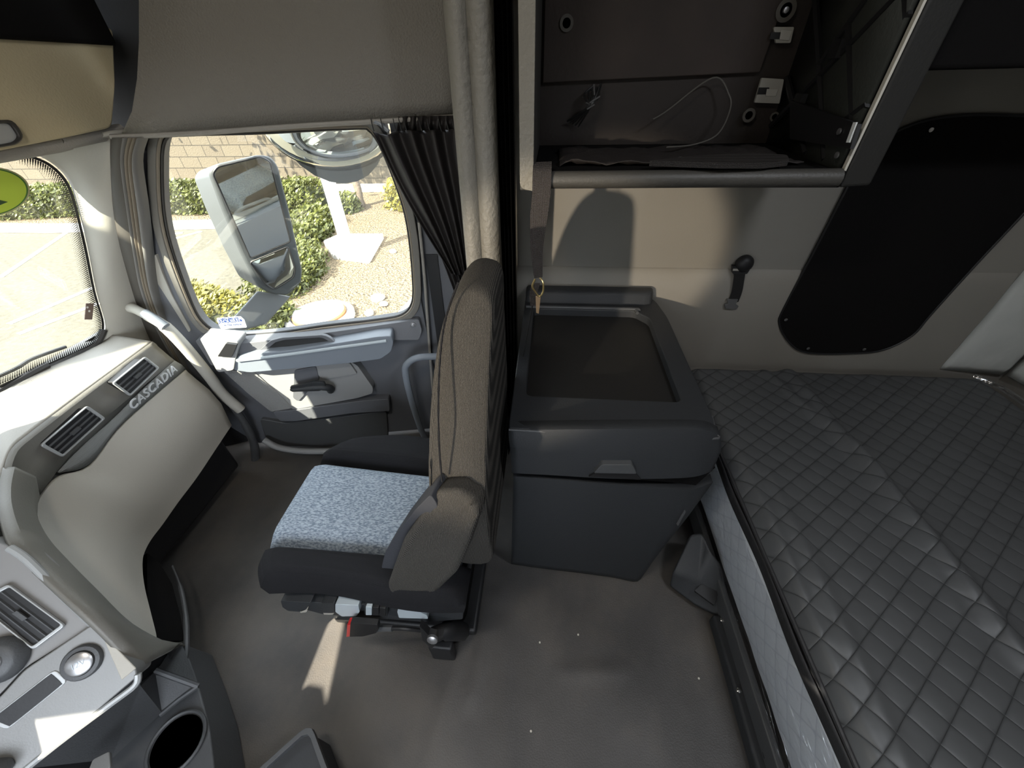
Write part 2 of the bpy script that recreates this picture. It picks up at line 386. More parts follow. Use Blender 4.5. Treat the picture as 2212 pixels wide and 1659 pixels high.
# cab side: panel behind the door (B pillar) and panel above the door
bp_ = MB().prism(rnd([Vector((-.535, 1.47, 0)), Vector((-.535, 1.47, 1.46)), Vector((-.20, 1.47, 1.46)), Vector((-.20, 1.47, 0))], .004, 1), (0, .12, 0))
struct(bp_.build('trim_1', door_m), 'dark grey pillar trim behind the passenger door')
struct(MB().prism([Vector((-1.62, 1.43, 1.425)), Vector((-.95, 1.50, 1.425)), Vector((-.95, 1.50, 2.28)), Vector((-1.62, 1.43, 2.28))], (0, .04, 0)).build('trim_4', black_m), 'dark corner lining between overhead cabinet and door header')
struct(MB().box((-1.90, 1.62, 0), (-.20, 1.66, .43)).build('wall_door_sill', black_m), 'dark door sill behind the lower door')
struct(MB().prism([Vector((-1.90, 1.18, 0)), Vector((-1.58, 1.33, 0)), Vector((-1.58, 1.33, .72)), Vector((-1.90, 1.18, .72))], (0, .05, 0)).build('trim_5', black_m), 'black kick panel under the dashboard corner')
bp_ = MB().box((-.24, 1.47, 0), (-.20, 1.64, 2.28)); struct(bp_.build('trim_2', black_m), 'dark pillar return between cab and sleeper')
HP = (DOOR[0], DOOR[0].dot(Vector((-.5, 1.385, 0))))
# header panel
rows = []
lft = [(262, 291), (285, 240), (296, 170), (300, 90), (300, 0), (300, -120), (300, -420)]
rgt = [(1006, 247), (1006, 215), (1006, 170), (1006, 90), (1006, 0), (1006, -120), (1006, -420)]
for k, (a, b) in enumerate(zip(lft, rgt)):
    A = V(*a, pl=HP); B = V(*b, pl=HP); r = []
    for j in range(-1, 13):
        t = max(0, j)/12; p = A.lerp(B, t)
        inn = DOOR[0]*(.022*min(1, k/2))*(1-(1-min(1, t*5))**2); r.append(p+inn+(Vector((-.03, .10, 0))*(1 if j == -1 else 0)))
    rows.append(r)
hp = MB().grid(rows).build('wall_header', header_m, solid=.03, off=-1); struct(hp, 'grain vinyl panel above the passenger door')
MB().tube(spline([V(240, 296, pl=HP), V(420, 288, pl=HP), V(640, 272, pl=HP), V(820, 262, pl=HP), V(1004, 251, pl=HP)], 5), .007, 8).build('edge_trim', vinyl, hp)
# ================================================================== OVERHEAD FRONT CABINET
oc = empty('overhead_console', (-1.30, 1.0, 1.45), 'tan overhead storage cabinet above the windshield, at the top left', 'cabinet')
o_ = [V(-560, 62, x=-1.30), V(245, 60, x=-1.30), V(250, 180, x=-1.30), V(243, 276, x=-1.30), V(130, 300, x=-1.30), V(0, 326, x=-1.30), V(-560, 470, x=-1.30)]
o_[0].y = o_[-1].y = -.60
MB().prism(rnd(o_, .02, 4), (-.05, 0, 0)).build('door', tan_m, oc, bevel=.006)
MB().prism([p+Vector((-.052, (.03 if i in (1, 2, 3) else 0), (.0 if i < 2 else -.02))) for i, p in enumerate(o_)], (-.19, 0, 0)).build('body', vinyl, oc, bevel=.01)
MB().box((-1.36, -.60, o_[0].z+.006), (-1.285, 1.40, o_[0].z+.5)).build('shelf_edge', blk_felt, oc, bevel=.01)
lb = [V(-560, 480, x=-1.33), V(0, 333, x=-1.33), V(130, 308, x=-1.33), V(262, 282, x=-1.33)]
lb[0].y = -.6; lb[0].z = lb[1].z-.004
MB().tube(spline(lb, 4), .018, 10).build('lower_lip', vinyl, oc)
h = rnd([V(-60, 262, x=-1.285), V(30, 258, x=-1.285), V(55, 296, x=-1.285), V(40, 312, x=-1.285), V(-60, 330, x=-1.285)], .012, 4)
hd = MB().ring(resamp(h, 40), resamp([p.lerp(sum(h, Vector())/len(h), .22) for p in h], 40), (-.012, 0, 0)).build('handle', rubber, oc, bevel=.003)
MB().prism([p.lerp(sum(h, Vector())/len(h), .24)+Vector((-.010, 0, 0)) for p in h], (.004, 0, 0)).build('handle_plate', silver, hd)
# ================================================================== WINDSHIELD + A PILLAR
wsr = empty('window_2', (-1.68, .9, .8), None, None, None, 'structure'); wsr['label'] = 'windshield pane with dotted dark edge'
edge = [(60, 333), (105, 352), (140, 385), (160, 430), (185, 530), (205, 630), (224, 700), (212, 735), (175, 758), (90, 795), (0, 838)]
E3 = spline(pts(edge, pl=WS), 5)
gl = [Vector((-1.50, -.66, E3[0].z))]+[E3[0]+Vector((0, -.1, 0))]+E3+[Vector((E3[-1].x-.0, -.66, E3[-1].z))]
gl[0] = Vector(((E3[0].z-.82)*.27-1.66, -.66, E3[0].z))
MB().prism(gl, (-.006, 0, 0)).build('glass_pane', glass_m, wsr, smooth=False)
# frit: dark band + dot matrix along the pillar edge
fr = MB(); cen = V(-250, 560, pl=WS); n_ = WS[0]
inn = [p+(cen-p).normalized()*.010 for p in E3]
for i in range(len(E3)-1): fr.add([E3[i]+n_*.002, E3[i+1]+n_*.002, inn[i+1]+n_*.002, inn[i]+n_*.002], [(0, 1, 2, 3)])
P_ = resamp(E3, 150, False)
for r_ in range(7):
    rad = .0030*(1-r_*.12)
    for i, p in enumerate(P_[:-1]):
        t = (P_[i+1]-p); q = p+t*(.5 if r_ % 2 else 0)+(cen-p).normalized()*(.0135+r_*.0048)+n_*.002
        u = t.normalized(); w_ = u.cross(n_)
        fr.add([q+(u*math.cos(a*math.pi/3)+w_*math.sin(a*math.pi/3))*rad for a in range(6)], [(0, 1, 2, 3, 4, 5)])
fr.build('frit_dots', frit_m, wsr, smooth=False)
# lower dark band of the glass edge (urethane + cowl)
cw = MB().tube(spline(pts([(224, 712), (205, 745), (160, 768), (90, 800), (0, 845)], pl=WS)+[Vector((-1.70, -.6, .80))], 5), .012, 8).build('rubber_edge', rubber, wsr)
# pillar trim surface
L_ = spline(pts([(-60, 352), (0, 345), (60, 331), (108, 350), (143, 383), (163, 430), (188, 530), (208, 630), (228, 705), (216, 740), (190, 760)], pl=WS, off=.004), 4)
Rr = spline([V(245, 292, y=1.24), V(241, 296, y=1.24), V(240, 300, y=1.24), V(240, 312, y=1.24), V(243, 350, y=1.24), V(250, 400, y=1.245), V(268, 490, y=1.25), V(290, 590, y=1.25), V(318, 690, y=1.25), V(345, 770, y=1.25), V(352, 800, y=1.25)], 4)
rows = []
for a, b in zip(L_, Rr): rows.append([a]+[a.lerp(b, t)+Vector((.010, -.012, 0))*math.sin(t*math.pi) for t in (.08, .25, .5, .75, .92)]+[b, b+Vector((.015, .10, 0))])
ap = MB().grid(rows).build('trim_3', pill_m, solid=.012, off=-1); struct(ap, 'light windshield pillar trim left of the passenger window')
# moulded recess outline round grab-bar foot
pc = pts([(238, 650), (262, 645), (298, 656), (305, 690), (262, 688), (243, 678)], y=1.228)
MB().tube(rnd(pc, .01, 4), .0016, 6, closed=True).build('recess_line', vinyl, ap)
# door-jamb / seals: parallel curved strips
SE = empty('door_seal', V(300, 500, y=1.30), 'curved rubber and trim seals along the front edge of the passenger door', 'door seal')
YR = [297, 350, 450, 550, 620, 680, 730, 780, 860]
LN = [[238, 238, 244, 260, 279, 299, 322, 345, 380], [266, 262, 275, 290, 303, 325, 350, 378, 425], [278, 271, 283, 298, 311, 332, 356, 384, 431], [289, 279, 290, 304, 317, 337, 361, 388, 435], [298, 287, 298, 311, 323, 343, 366, 392, 439], [310, 298, 312, 324, 333, 352, 374, 398, 445]]
for k, (nm, m_, bulge, yy) in enumerate((('pillar_band', mat('seal_brown', (.060, .054, .046), .5), .006, 1.232), ('rubber_strip', seal_gry, .010, 1.236), ('seal_strip', seal_tan, .010, 1.240), ('seal_strip', seal_tan, .010, 1.240), ('rubber_strip', seal_gry, .012, 1.243))):
    rows = []
    A_l = spline([V(x, y, y=yy) for x, y in zip(LN[k], YR)], 5); B_l = spline([V(x, y, y=yy) for x, y in zip(LN[k+1], YR)], 5)
    for p, q in zip(A_l, B_l):
        rows.append([p+Vector((0, .02, 0)), p]+[p.lerp(q, t)+Vector((0, -bulge*math.sin(math.pi*t)**.6, 0)) for t in (.15, .35, .5, .65, .85)]+[q, q+Vector((0, .02, 0))])
    MB().grid(rows).build(nm, m_, SE)
#@@DOOR
# ================================================================== PASSENGER DOOR + WINDOW
dr = empty('door_1', (-1.05, 1.38, 0), None, None, None, 'structure'); dr['label'] = 'passenger door seen from inside'
WIN = [(352, 300), (395, 289), (560, 284), (760, 275), (800, 281), (830, 330), (868, 430), (884, 500), (893, 590), (893, 650), (872, 680), (820, 692), (700, 706), (590, 722), (500, 726), (462, 716), (430, 690), (405, 640), (370, 545), (352, 470), (346, 380)]
win3 = spline(pts(WIN, pl=DOOR), 4, True)
def dp(x, z, o=0.0): return Vector((x, 1.545+.19*x, z))+DOOR[0]*o
outer = [dp(-1.40, 1.44), dp(-1.1, 1.445), dp(-.9, 1.45), dp(-.7, 1.455), dp(-.54, 1.46), dp(-.535, 1.2), dp(-.53, .9), dp(-.53, .7), dp(-.53, .5), dp(-.53, .3), dp(-.53, .05), dp(-.9, .05), dp(-1.2, .05), dp(-1.50, .05), dp(-1.64, .3), dp(-1.66, .55), dp(-1.62, .8), dp(-1.55, 1.05)]
NN = 160
def match(inner, outer):
    """for every inner point the matching outline point along the ray from the centre"""
    c = sum(inner, Vector())/len(inner); U = Vector((1, .19, 0)).normalized(); W = Vector((0, 0, 1)); out = []
    O = resamp(outer, 900)
    ang = lambda p: math.atan2((p-c).dot(W), (p-c).dot(U))
    OA = [(ang(p), p) for p in O]
    for p in inner:
        a = ang(p); out.append(min(OA, key=lambda q: abs((q[0]-a+math.pi) % (2*math.pi)-math.pi))[1])
    return out
wi = resamp(win3, NN)
MB().ring(match(wi, outer), wi, -DOOR[0]*.05).build('door_panel', door_m, dr)
cenw = sum(wi, Vector())/NN
def grow(P, d, o=0.0): return [p+(p-cenw).normalized()*d+DOOR[0]*o for p in P]
MB().ring(grow(wi, .030, .004), grow(wi, .006, .004), DOOR[0]*.008).build('window_frame', band_m, dr, bevel=.003)
MB().tube(grow(wi, .004, .004), .0055, 8, True).build('window_gasket', seal_tan, dr)
MB().tube(grow(wi, -.004, -.004), .005, 8, True).build('glass_run', rubber, dr)
w1 = MB().prism(grow(wi, .01, -.022), DOOR[0]*.004).build('window_1', glass_m, None, smooth=False); struct(w1, 'passenger side window pane')
# front triangular trim strip between seals and glass (curved light cheek)
ck = [V(334, 545, y=1.262), V(350, 590, y=1.262), V(372, 640, y=1.262), V(414, 716, y=1.262), V(400, 719, y=1.262), V(356, 690, y=1.262), V(336, 640, y=1.262), V(331, 600, y=1.262)]
MB().prism(rnd(ck, .02, 4), (0, .03, 0)).build('corner_cheek', pill_m, dr, bevel=.004)
# lower door body standing proud of the panel: beltline ledge
def D(px, py, o=0.0): return V(px, py, pl=DOOR, off=o)
ledge = [D(420, 735, .07), D(500, 745, .07), D(640, 728, .05), D(800, 706, .04), D(905, 690, .03), D(912, 715, .03), D(905, 735, .03), D(850, 735, .05), D(700, 758, .075), D(520, 785, .085), D(455, 790, .085), D(440, 765, .08)]
MB().prism(rnd(ledge, .01, 3), -DOOR[0]*.10).build('beltline_ledge', door_m, dr, bevel=.008)
# control pod at the front of the ledge with switches
pod = [D(430, 730, .10), D(515, 738, .10), D(505, 800, .11), D(470, 805, .11)]
pd = MB().prism(rnd(pod, .012, 3), -DOOR[0]*.08).build('switch_pod', door_l, dr, bevel=.006)
MB().prism(rnd([D(470, 770, .115), D(488, 742, .115), D(512, 745, .115), D(500, 772, .115)], .004, 3), -DOOR[0]*.012).build('lock_switch', black_m, pd, bevel=.002)
# armrest: long rounded bar
arm_t = [(505, 778), (520, 768), (620, 758), (720, 743), (815, 728), (845, 726), (850, 740), (845, 760), (822, 776), (760, 784), (640, 796), (540, 805), (505, 800)]
at = rnd([D(a, b, .10) for a, b in arm_t], .012, 3)
ar = MB().loft(at, [p-DOOR[0]*.10+Vector((0, 0, .01)) for p in at]).build('armrest', arm_m, dr, bevel=.012, seg=4)
MB().tube(spline([D(512, 779, .104), D(620, 766, .104), D(720, 752, .104), D(835, 736, .104)], 5), .007, 8).build('armrest_edge', gpaint, ar)
# pull pocket behind the armrest (dark slot with sloped rim)
pk = rnd([D(562, 758, .06), D(590, 735, .06), D(612, 729, .06), D(700, 723, .06), D(712, 726, .06), D(732, 742, .075)], .006, 3)
pp = MB().ring(resamp([p+Vector((0, 0, .008)) for p in pk], 40), resamp([p.lerp(sum(pk, Vector())/len(pk), .13) for p in pk], 40), DOOR[0]*.016).build('pull_pocket', door_m, dr, bevel=.003)
MB().prism([p.lerp(sum(pk, Vector())/len(pk), .12)+DOOR[0]*.004 for p in pk], DOOR[0]*.004).build('pocket_floor', black_m, pp)
# light inset panel with inner handle
ins = [(545, 800), (600, 797), (755, 780), (772, 790), (806, 838), (805, 850), (770, 861), (640, 884), (630, 884), (600, 850)]
ip = MB().prism(rnd([D(a, b, .045) for a, b in ins], .012, 3), -DOOR[0]*.05).build('inset_panel', door_l, dr, bevel=.006)
MB().prism(rnd([D(683, 790, .056), D(755, 784, .056), D(772, 808, .056), D(700, 820, .056), D(688, 812, .056)], .008, 3), -DOOR[0]*.02).build('switch_plate', door_l, ip, bevel=.005)
MB().prism(rnd([D(636, 800, .052), D(682, 792, .052), D(690, 818, .052), D(645, 868, .052), D(632, 860, .052)], .012, 3), -DOOR[0]*.014).build('handle_recess', door_m, ip, bevel=.004)
dh = MB().tube(spline([D(714, 843, .05), D(712, 838, .085), D(690, 836, .10), D(655, 840, .10), D(628, 842, .098)], 4), [.017]*4+[.016]*4+[.013]*4+[.010]*4+[.006], 10).build('door_handle', char_m, dr)
MB().prism(rnd([D(626, 836, .104), D(680, 825, .108), D(700, 826, .106), D(705, 838, .10), D(690, 845, .10), D(630, 847, .10)], .006, 3), -DOOR[0]*.012).build('handle_blade', char_m, dh, bevel=.004)
# perforated speaker strip
sp = rnd([D(482, 802, .05), D(545, 800, .05), D(600, 850, .05), D(632, 882, .05), D(585, 890, .05), D(535, 850, .05)], .01, 3)
MB().prism(sp, -DOOR[0]*.05).build('speaker_grille', perf, dr, bevel=.003)
# lower lip of the inset & kick pocket
MB().prism(rnd([D(588, 890, .055), D(640, 886, .055), D(780, 866, .05), D(840, 862, .04), D(842, 888, .04), D(760, 893, .05), D(640, 910, .06), D(605, 910, .06)], .01, 3), -DOOR[0]*.06).build('lower_rail', door_m, dr, bevel=.008)
kp = rnd([D(560, 905, .02), D(620, 915, .02), D(835, 888, .015), D(838, 930, .015), D(838, 962, .015), D(700, 965, .02), D(610, 965, .02), D(575, 950, .02)], .02, 3)
MB().prism(kp, -DOOR[0]*.03).build('map_pocket', dkgrey, dr, bevel=.004)
MB().tube(spline([D(570, 950, .06), D(600, 966, .075), D(650, 974, .08), D(720, 974, .08), D(840, 968, .06)], 5), .016, 10).build('pocket_rim', door_l, dr)
MB().lathe([(0, .012), (.006, .011), (.0065, .0), (.012, 0), (.012, -.004)], D(892, 702, .035), DOOR[0], 16).build('lock_bolt', steel, dr)
# rear edge strip
MB().tube(spline([D(905, 480, .01), D(917, 600, .012), D(924, 700, .012), D(935, 850, .012)], 5), .006, 8).build('edge_bead', vinyl, dr)
# sticker on the side window
st = [D(465, 690), D(517, 686), D(525, 693), D(531, 710), D(475, 714), D(470, 705)]
so = DOOR[0]*-.012
sk = empty('window_sticker', st[0]+so, 'small white sticker with a blue band low on the passenger window', 'sticker')
MB().prism(rnd([p+so for p in st], .004, 3), DOOR[0]*.0012).build('paper', mat('paper', (.62, .64, .66), .6), sk, smooth=False)
MB().prism([p+so+DOOR[0]*.0013 for p in (D(467, 694), D(519, 690), D(522, 698), D(470, 702))], DOOR[0]*.0006).build('blue_band', mat('blue_ink', (.02, .05, .18), .6), sk, smooth=False)
xd = D(519, 690)-D(467, 694)
for body, c, sz, mm_ in (('REQUIRED', (495, 696.5), .022, 'paper'), ('Safety Belt Use', (492, 690), .012, 'blue_ink'), ('In This Vehicle', (500, 704), .012, 'blue_ink')):
    text_mesh('lettering', body, MATS[mm_], D(*c)+so+DOOR[0]*.0026, xd, Vector((0, 0, 1)), sz, .0004, sk)
# ================================================================== B-PILLAR GRAB HANDLE
gh = [V(960, 770, y=1.36), V(905, 772, y=1.32), V(880, 786, y=1.31), V(876, 805, y=1.31), V(885, 850, y=1.31), V(900, 900, y=1.31), V(918, 945, y=1.33), V(945, 975, y=1.38)]
tag(MB().tube(spline(gh, 6), .015, 12).build('grab_rail', arm_m), 'dark grey grab handle on the pillar between the door and the seat back', 'grab handle', None)
# second belt strip behind it
tag(MB().strap([Vector((-.46, 1.462, 1.0)), Vector((-.47, 1.455, .55)), Vector((-.47, 1.45, .08))], (.024, 0, 0), (0, .003, 0)).build('seat_belt', black_m), 'black shoulder belt webbing running down the door pillar', 'seat belt')
# ================================================================== A-PILLAR GRAB BAR
gb = empty('grab_bar', V(555, 1000, y=1.22), 'long beige grab bar slanting from the windshield pillar down beside the door', 'grab bar')
gp = spline([V(272, 662, y=1.23), V(292, 668, y=1.19), V(322, 684, y=1.17), V(356, 705, y=1.16), V(400, 750, y=1.16), V(450, 810, y=1.17), V(480, 850, y=1.18), V(520, 885, y=1.19)], 6)
MB().tube(gp, [.019]*6+[.017]*6+[.019]*6+[.022]*len(gp[18:]), 12).build('bar', pill_m, gb)
MB().tube(spline([V(312, 676, y=1.155), V(335, 690, y=1.148), V(358, 706, y=1.143)], 4), .017, 10).build('grip_insert', arm_m, gb)
MB().tube(spline([V(470, 838, y=1.185), V(505, 880, y=1.19), V(532, 920, y=1.195), V(550, 965, y=1.2), V(552, 1005, y=1.2)], 5), [.012]*5+[.015]*5+[.018]*5+[.020]*5+[.016], 10).build('lower_bar', dkgrey, gb)
#@@DASH
# ================================================================== DASHBOARD
db = empty('dashboard', (-1.5, .7, 0), 'beige and grey dashboard with air vents below the windshield, left side of the photo', 'dashboard')
ft = [V(327, 737, z=.78), V(275, 775, z=.78), V(205, 826, z=.78), V(130, 882, z=.78), V(60, 935, z=.78), V(22, 968, z=.78), V(6, 1010, z=.765), V(-10, 1080, z=.75), V(-20, 1150, z=.745)]
ft = ft+[Vector((-1.22, .22, .745)), Vector((-1.2, -.55, .745))]
bk = [V(236, 722, pl=WS), V(222, 735, pl=WS), V(180, 757, pl=WS), V(110, 787, pl=WS), V(50, 815, pl=WS), V(0, 842, pl=WS), V(-60, 872, pl=WS), V(-130, 910, pl=WS)]
bk = bk+[Vector((-1.70, .3, .80)), Vector((-1.70, .1, .80)), Vector((-1.70, -.55, .80))]
rows = [[a.lerp(b, t)for t in (0, .1, .3, .55, .8, .95, 1)] for a, b in zip(spline(bk, 4), spline(ft, 4))]
dt = MB().grid(rows).build('dash_top', mat('dash_plastic_darkened', (.27, .255, .225), .6, .25, 240, dist=.002), db, solid=.02, off=-1)  # same dash plastic, painted darker to tone down skylight on the top
# fascia: top edge -> strip top
def C(px, py, x): return V(px, py, x=x)
r0 = spline(ft[:7], 4)
r1 = spline([C(378, 779, -1.452), C(325, 822, -1.452), C(250, 884, -1.452), C(190, 935, -1.452), C(150, 985, -1.452), C(122, 1020, -1.445), C(86, 1070, -1.43)], 4)
rows = [[a+Vector((.004, 0, -.001)), a+Vector((.012, 0, -.012)), a.lerp(b, .25)+Vector((.002, 0, 0)), a.lerp(b, .6), b] for a, b in zip(r0, r1)]
MB().grid(rows).build('fascia', band_m, db, solid=.02, off=-1)
# carbon strip
s0 = spline([C(378, 779, -1.448), C(310, 840, -1.448), C(243, 906, -1.448), (C(180, 963, -1.448)), C(124, 1019, -1.445)], 5)
s1 = spline([C(402, 797, -1.444), C(325, 862, -1.444), C(255, 926, -1.444), C(195, 1002, -1.444), C(128, 1022, -1.444)], 5)
rows = [[a, a.lerp(b, .5)+Vector((.006, 0, .001)), b] for a, b in zip(s0, s1)]
MB().grid(rows).build('trim_strip', carb, db, solid=.01, off=-1)
# lettering
a, b = C(290, 868, -1.425), C(372, 797, -1.425)
text_mesh('badge_lettering', 'CASCADIA', mat('badge_silver', (.62, .63, .64), .3, metal=.3), C(332, 836, -1.428), b-a, Vector((0, 0, 1)), .042, .003, db, shear=.3, spacing=1.08)
# glove / knee panel, with its sweeping tail
tp = [C(402, 799, -1.442), C(325, 864, -1.442), C(255, 930, -1.442), C(195, 1007, -1.44), C(130, 1030, -1.435), C(86, 1078, -1.42), C(84, 1125, -1.40), C(115, 1175, -1.36), C(180, 1250, -1.28), C(250, 1328, -1.19), C(302, 1378, -1.13), C(325, 1386, -1.11)]
bt = [C(501, 918, -1.42), C(465, 972, -1.41), C(425, 1032, -1.405), C(385, 1085, -1.40), C(352, 1132, -1.40), C(325, 1168, -1.39), C(310, 1200, -1.36), C(308, 1230, -1.32), C(313, 1270, -1.26), C(325, 1320, -1.18), C(337, 1368, -1.12), C(338, 1383, -1.105)]
T_, B_ = spline(tp, 4), spline(bt, 4)
rows = []
for a, b in zip(T_, B_):
    k = (a-b).length; bul = Vector((.030, .012, .0))*min(1, k/.4)
    rows.append([a+Vector((-.012, 0, 0))]+[a.lerp(b, t)+bul*math.sin(math.pi*t)**1.6 for t in (0, .04, .15, .35, .6, .82, .95)]+[b, b+Vector((-.03, 0, -.004))])
MB().grid(rows).build('glove_panel', dash_m, db, solid=.015, off=-1)
# dark band that sweeps round the panel to the console
bo = [V(6, 1010, z=.765), V(-4, 1060, z=.755), V(0, 1110, z=.75), V(22, 1172, z=.735), V(60, 1212, z=.70), V(120, 1268, z=.66), V(205, 1346, z=.60), V(298, 1445, z=.47)]
bi = [C(86, 1070, -1.43), C(82, 1100, -1.415), C(84, 1130, -1.40), C(112, 1178, -1.365), C(165, 1240, -1.30), C(225, 1305, -1.22), C(300, 1380, -1.135), C(392, 1388, -1.12)]
rows = [[a, a.lerp(b, .08)+Vector((.012, .012, 0)), a.lerp(b, .5)+Vector((.02, .02, 0)), b, b+Vector((0, 0, -.03))] for a, b in zip(spline(bo, 5), spline(bi, 5))]
MB().grid(rows).build('centre_side', band_m, db, solid=.012, off=-1)
# centre stack panels
CS = plane3(V(40, 1190, z=.72), V(295, 1445, z=.48), V(0, 1640, z=.46))
def S(px, py, o=0.0): return V(px, py, pl=CS, off=o)
pa = [S(-40, 1160), S(38, 1187), S(70, 1213), S(203, 1350), S(120, 1402), S(50, 1445), S(0, 1500), S(-60, 1550), S(-75, 1300)]
MB().prism(rnd(pa, .012, 3), -CS[0]*.06).build('centre_panel', mat('centre_grey', (.22, .215, .21), .45, .1, 260, dist=.002), db, bevel=.005)
MB().tube(spline([S(20, 1183, .002), S(60, 1210, .002), S(130, 1280, .002), S(205, 1352, .002)], 4), .008, 8).build('panel_bead', silver, db)
pb_ = [S(200, 1348, .012), S(216, 1362, .012), S(294, 1445, .012), S(296, 1462, .012), S(180, 1560, .012), S(40, 1668, .012), S(-50, 1738, .012), S(-60, 1560, .012), S(0, 1505, .012), S(52, 1447, .012), S(120, 1402, .012)]
MB().prism(rnd(pb_, .01, 4), -CS[0]*.07).build('lower_panel', silver_m, db, bevel=.006)
MB().prism([S(216, 1364, .0145), S(294, 1444, .0145), S(262, 1470, .0145)], -CS[0]*.004).build('panel_corner', dash_m, db, bevel=.003)
MB().tube(spline([S(298, 1456, .010), S(292, 1480, .010), S(240, 1520, .010), S(130, 1602, .010), S(20, 1690, .010)], 4), .007, 8).build('panel_edge', silver, db)
# vents: frame, dark well, slats, tab
def vent(corners, n, off_, nm_parent, slat_along=0, wheel=True, tone=silver):
    c = corners; nrm = n
    q = rnd(c, .008, 4); cen = sum(c, Vector())/4
    inner = [p+(cen-p)*.10 for p in c]; qi = rnd(inner, .005, 4)
    fr_ = MB().ring(q, qi, nrm*.007).build('vent_frame', tone, nm_parent, bevel=.0015)
    MB().prism(qi, -nrm*.03+nrm*.001).build('vent_well', black_m, fr_, smooth=False)
    # slats run from side a-b to side d-c
    for k in range(1, 4):
        t = k/4
        A = inner[0].lerp(inner[3], t); B = inner[1].lerp(inner[2], t)
        d_ = (inner[3]-inner[0]).normalized()
        MB().add([A-nrm*.012-d_*.006, B-nrm*.012-d_*.006, B+nrm*.004+d_*.002, A+nrm*.004+d_*.002, A-nrm*.012-d_*.004, B-nrm*.012-d_*.004, B+nrm*.004+d_*.004, A+nrm*.004+d_*.004],
                 [(0, 1, 2, 3), (7, 6, 5, 4), (0, 4, 5, 1), (1, 5, 6, 2), (2, 6, 7, 3), (3, 7, 4, 0)]).build('vent_slat', dkgrey, fr_)
    A = cen+(inner[1]-inner[0])*-.10; B = cen+(inner[1]-inner[0])*.10; d_ = (inner[3]-inner[0])*.09
    MB().prism([A-d_+nrm*.003, B-d_+nrm*.003, B+d_+nrm*.003, A+d_+nrm*.003], nrm*.006).build('vent_tab', dkgrey, fr_, bevel=.001)
def fasc(px, py): return V(px, py, x=-1.445)
v1 = [fasc(311, 770), fasc(342, 794), fasc(278, 856), fasc(240, 828)]
v2 = [fasc(186, 876), fasc(225, 903), fasc(131, 988), fasc(84, 962)]
for v_ in (v1, v2):
    nn = plane3(v_[0], v_[1], v_[2])[0]
    vent([v_[3], v_[0], v_[1], v_[2]], nn, 0, db, tone=silver)
v3 = [S(22, 1260, .004), S(145, 1350, .004), S(76, 1402, .004), S(-52, 1300, .004)]
vent(v3, CS[0], 0, db)
# power socket, knob, slot, pod
c = S(178, 1430, .014)
ps = MB().lathe([(.036, -.004), (.036, .004), (.033, .008), (.026, .009), (.025, .004), (0, .004)], c, CS[0], 28).build('power_socket', dkgrey, db)
MB().lathe([(.024, .004), (.024, .013), (.020, .016), (0, .0165)], c, CS[0], 24).build('socket_cap', steel, ps)
MB().prism(rnd([S(195, 1412, .018), S(218, 1408, .018), S(220, 1420, .018), S(200, 1424, .018)], .003, 3), -CS[0]*.006).build('cap_tab', dkgrey, ps, bevel=.001)
text_mesh('lettering', '12V', gpaint, c+CS[0]*.0166, S(200, 1425)-S(160, 1445), S(178, 1415)-S(178, 1440), .016, .0004, ps)
c = S(2, 1425, .006)
kn = MB().lathe([(.046, 0), (.044, .010), (.036, .022), (.030, .026), (0, .027)], c, CS[0], 28).build('climate_knob', dkgrey, db)
MB().lathe([(.018, .027), (.017, .030), (0, .0305)], c, CS[0], 20).build('knob_cap', steel, kn)
sl = [S(118, 1446, .0145), S(146, 1472, .0145), S(14, 1578, .0145), S(-30, 1560, .0145)]
sf = MB().ring(resamp(rnd(sl, .008, 4), 48), resamp([p+(sum(sl, Vector())/4-p)*.15 for p in rnd(sl, .008, 4)], 48), -CS[0]*.012).build('coin_slot', silver, db, bevel=.002)
MB().prism([p+(sum(sl, Vector())/4-p)*.14 for p in sl], CS[0]*.0008).build('slot_floor', black_m, sf, smooth=False)
MB().prism(rnd([S(-60, 1642, .016), S(26, 1634, .016), S(34, 1650, .016), S(18, 1672, .016), S(-60, 1700, .016)], .006, 3), CS[0]*.03).build('column_pod', dkgrey, db, bevel=.006)
# black knee recess right of the glove tail and console flank
rb = [V(318, 1195, z=.20), V(345, 1215, z=.17), V(372, 1262, z=.15), V(390, 1330, z=.14), V(398, 1384, z=.13), V(340, 1384, z=.20), V(318, 1300, z=.24)]
MB().prism(rb, (-.03, .0, -.02)).build('knee_recess', blk_felt, db)
MB().tube(spline([V(372, 1222, z=.14), V(390, 1270, z=.14), V(402, 1340, z=.14), V(402, 1430, z=.14)], 5), [.003]*5+[.007]*5+[.008]*5+[.003], 8).build('recess_rim', dkgrey, db)
# vertical bulk under the dash
ub = [Vector((-1.50, 1.12, .04)), Vector((-1.50, .55, .04)), Vector((-1.30, .38, .04)), Vector((-1.16, .33, .04)), Vector((-1.16, -.5, .04)), Vector((-1.80, -.5, .04)), Vector((-1.84, 1.12, .04))]
MB().prism(ub, (0, 0, .36)).build('under_dash', black_m, db, bevel=.02)
MB().prism([Vector((-1.49, 1.08, .38)), Vector((-1.48, .5, .38)), Vector((-1.40, .38, .38)), Vector((-1.78, .3, .38)), Vector((-1.80, 1.1, .38))], (0, 0, .34)).build('dash_core', band_m, db)
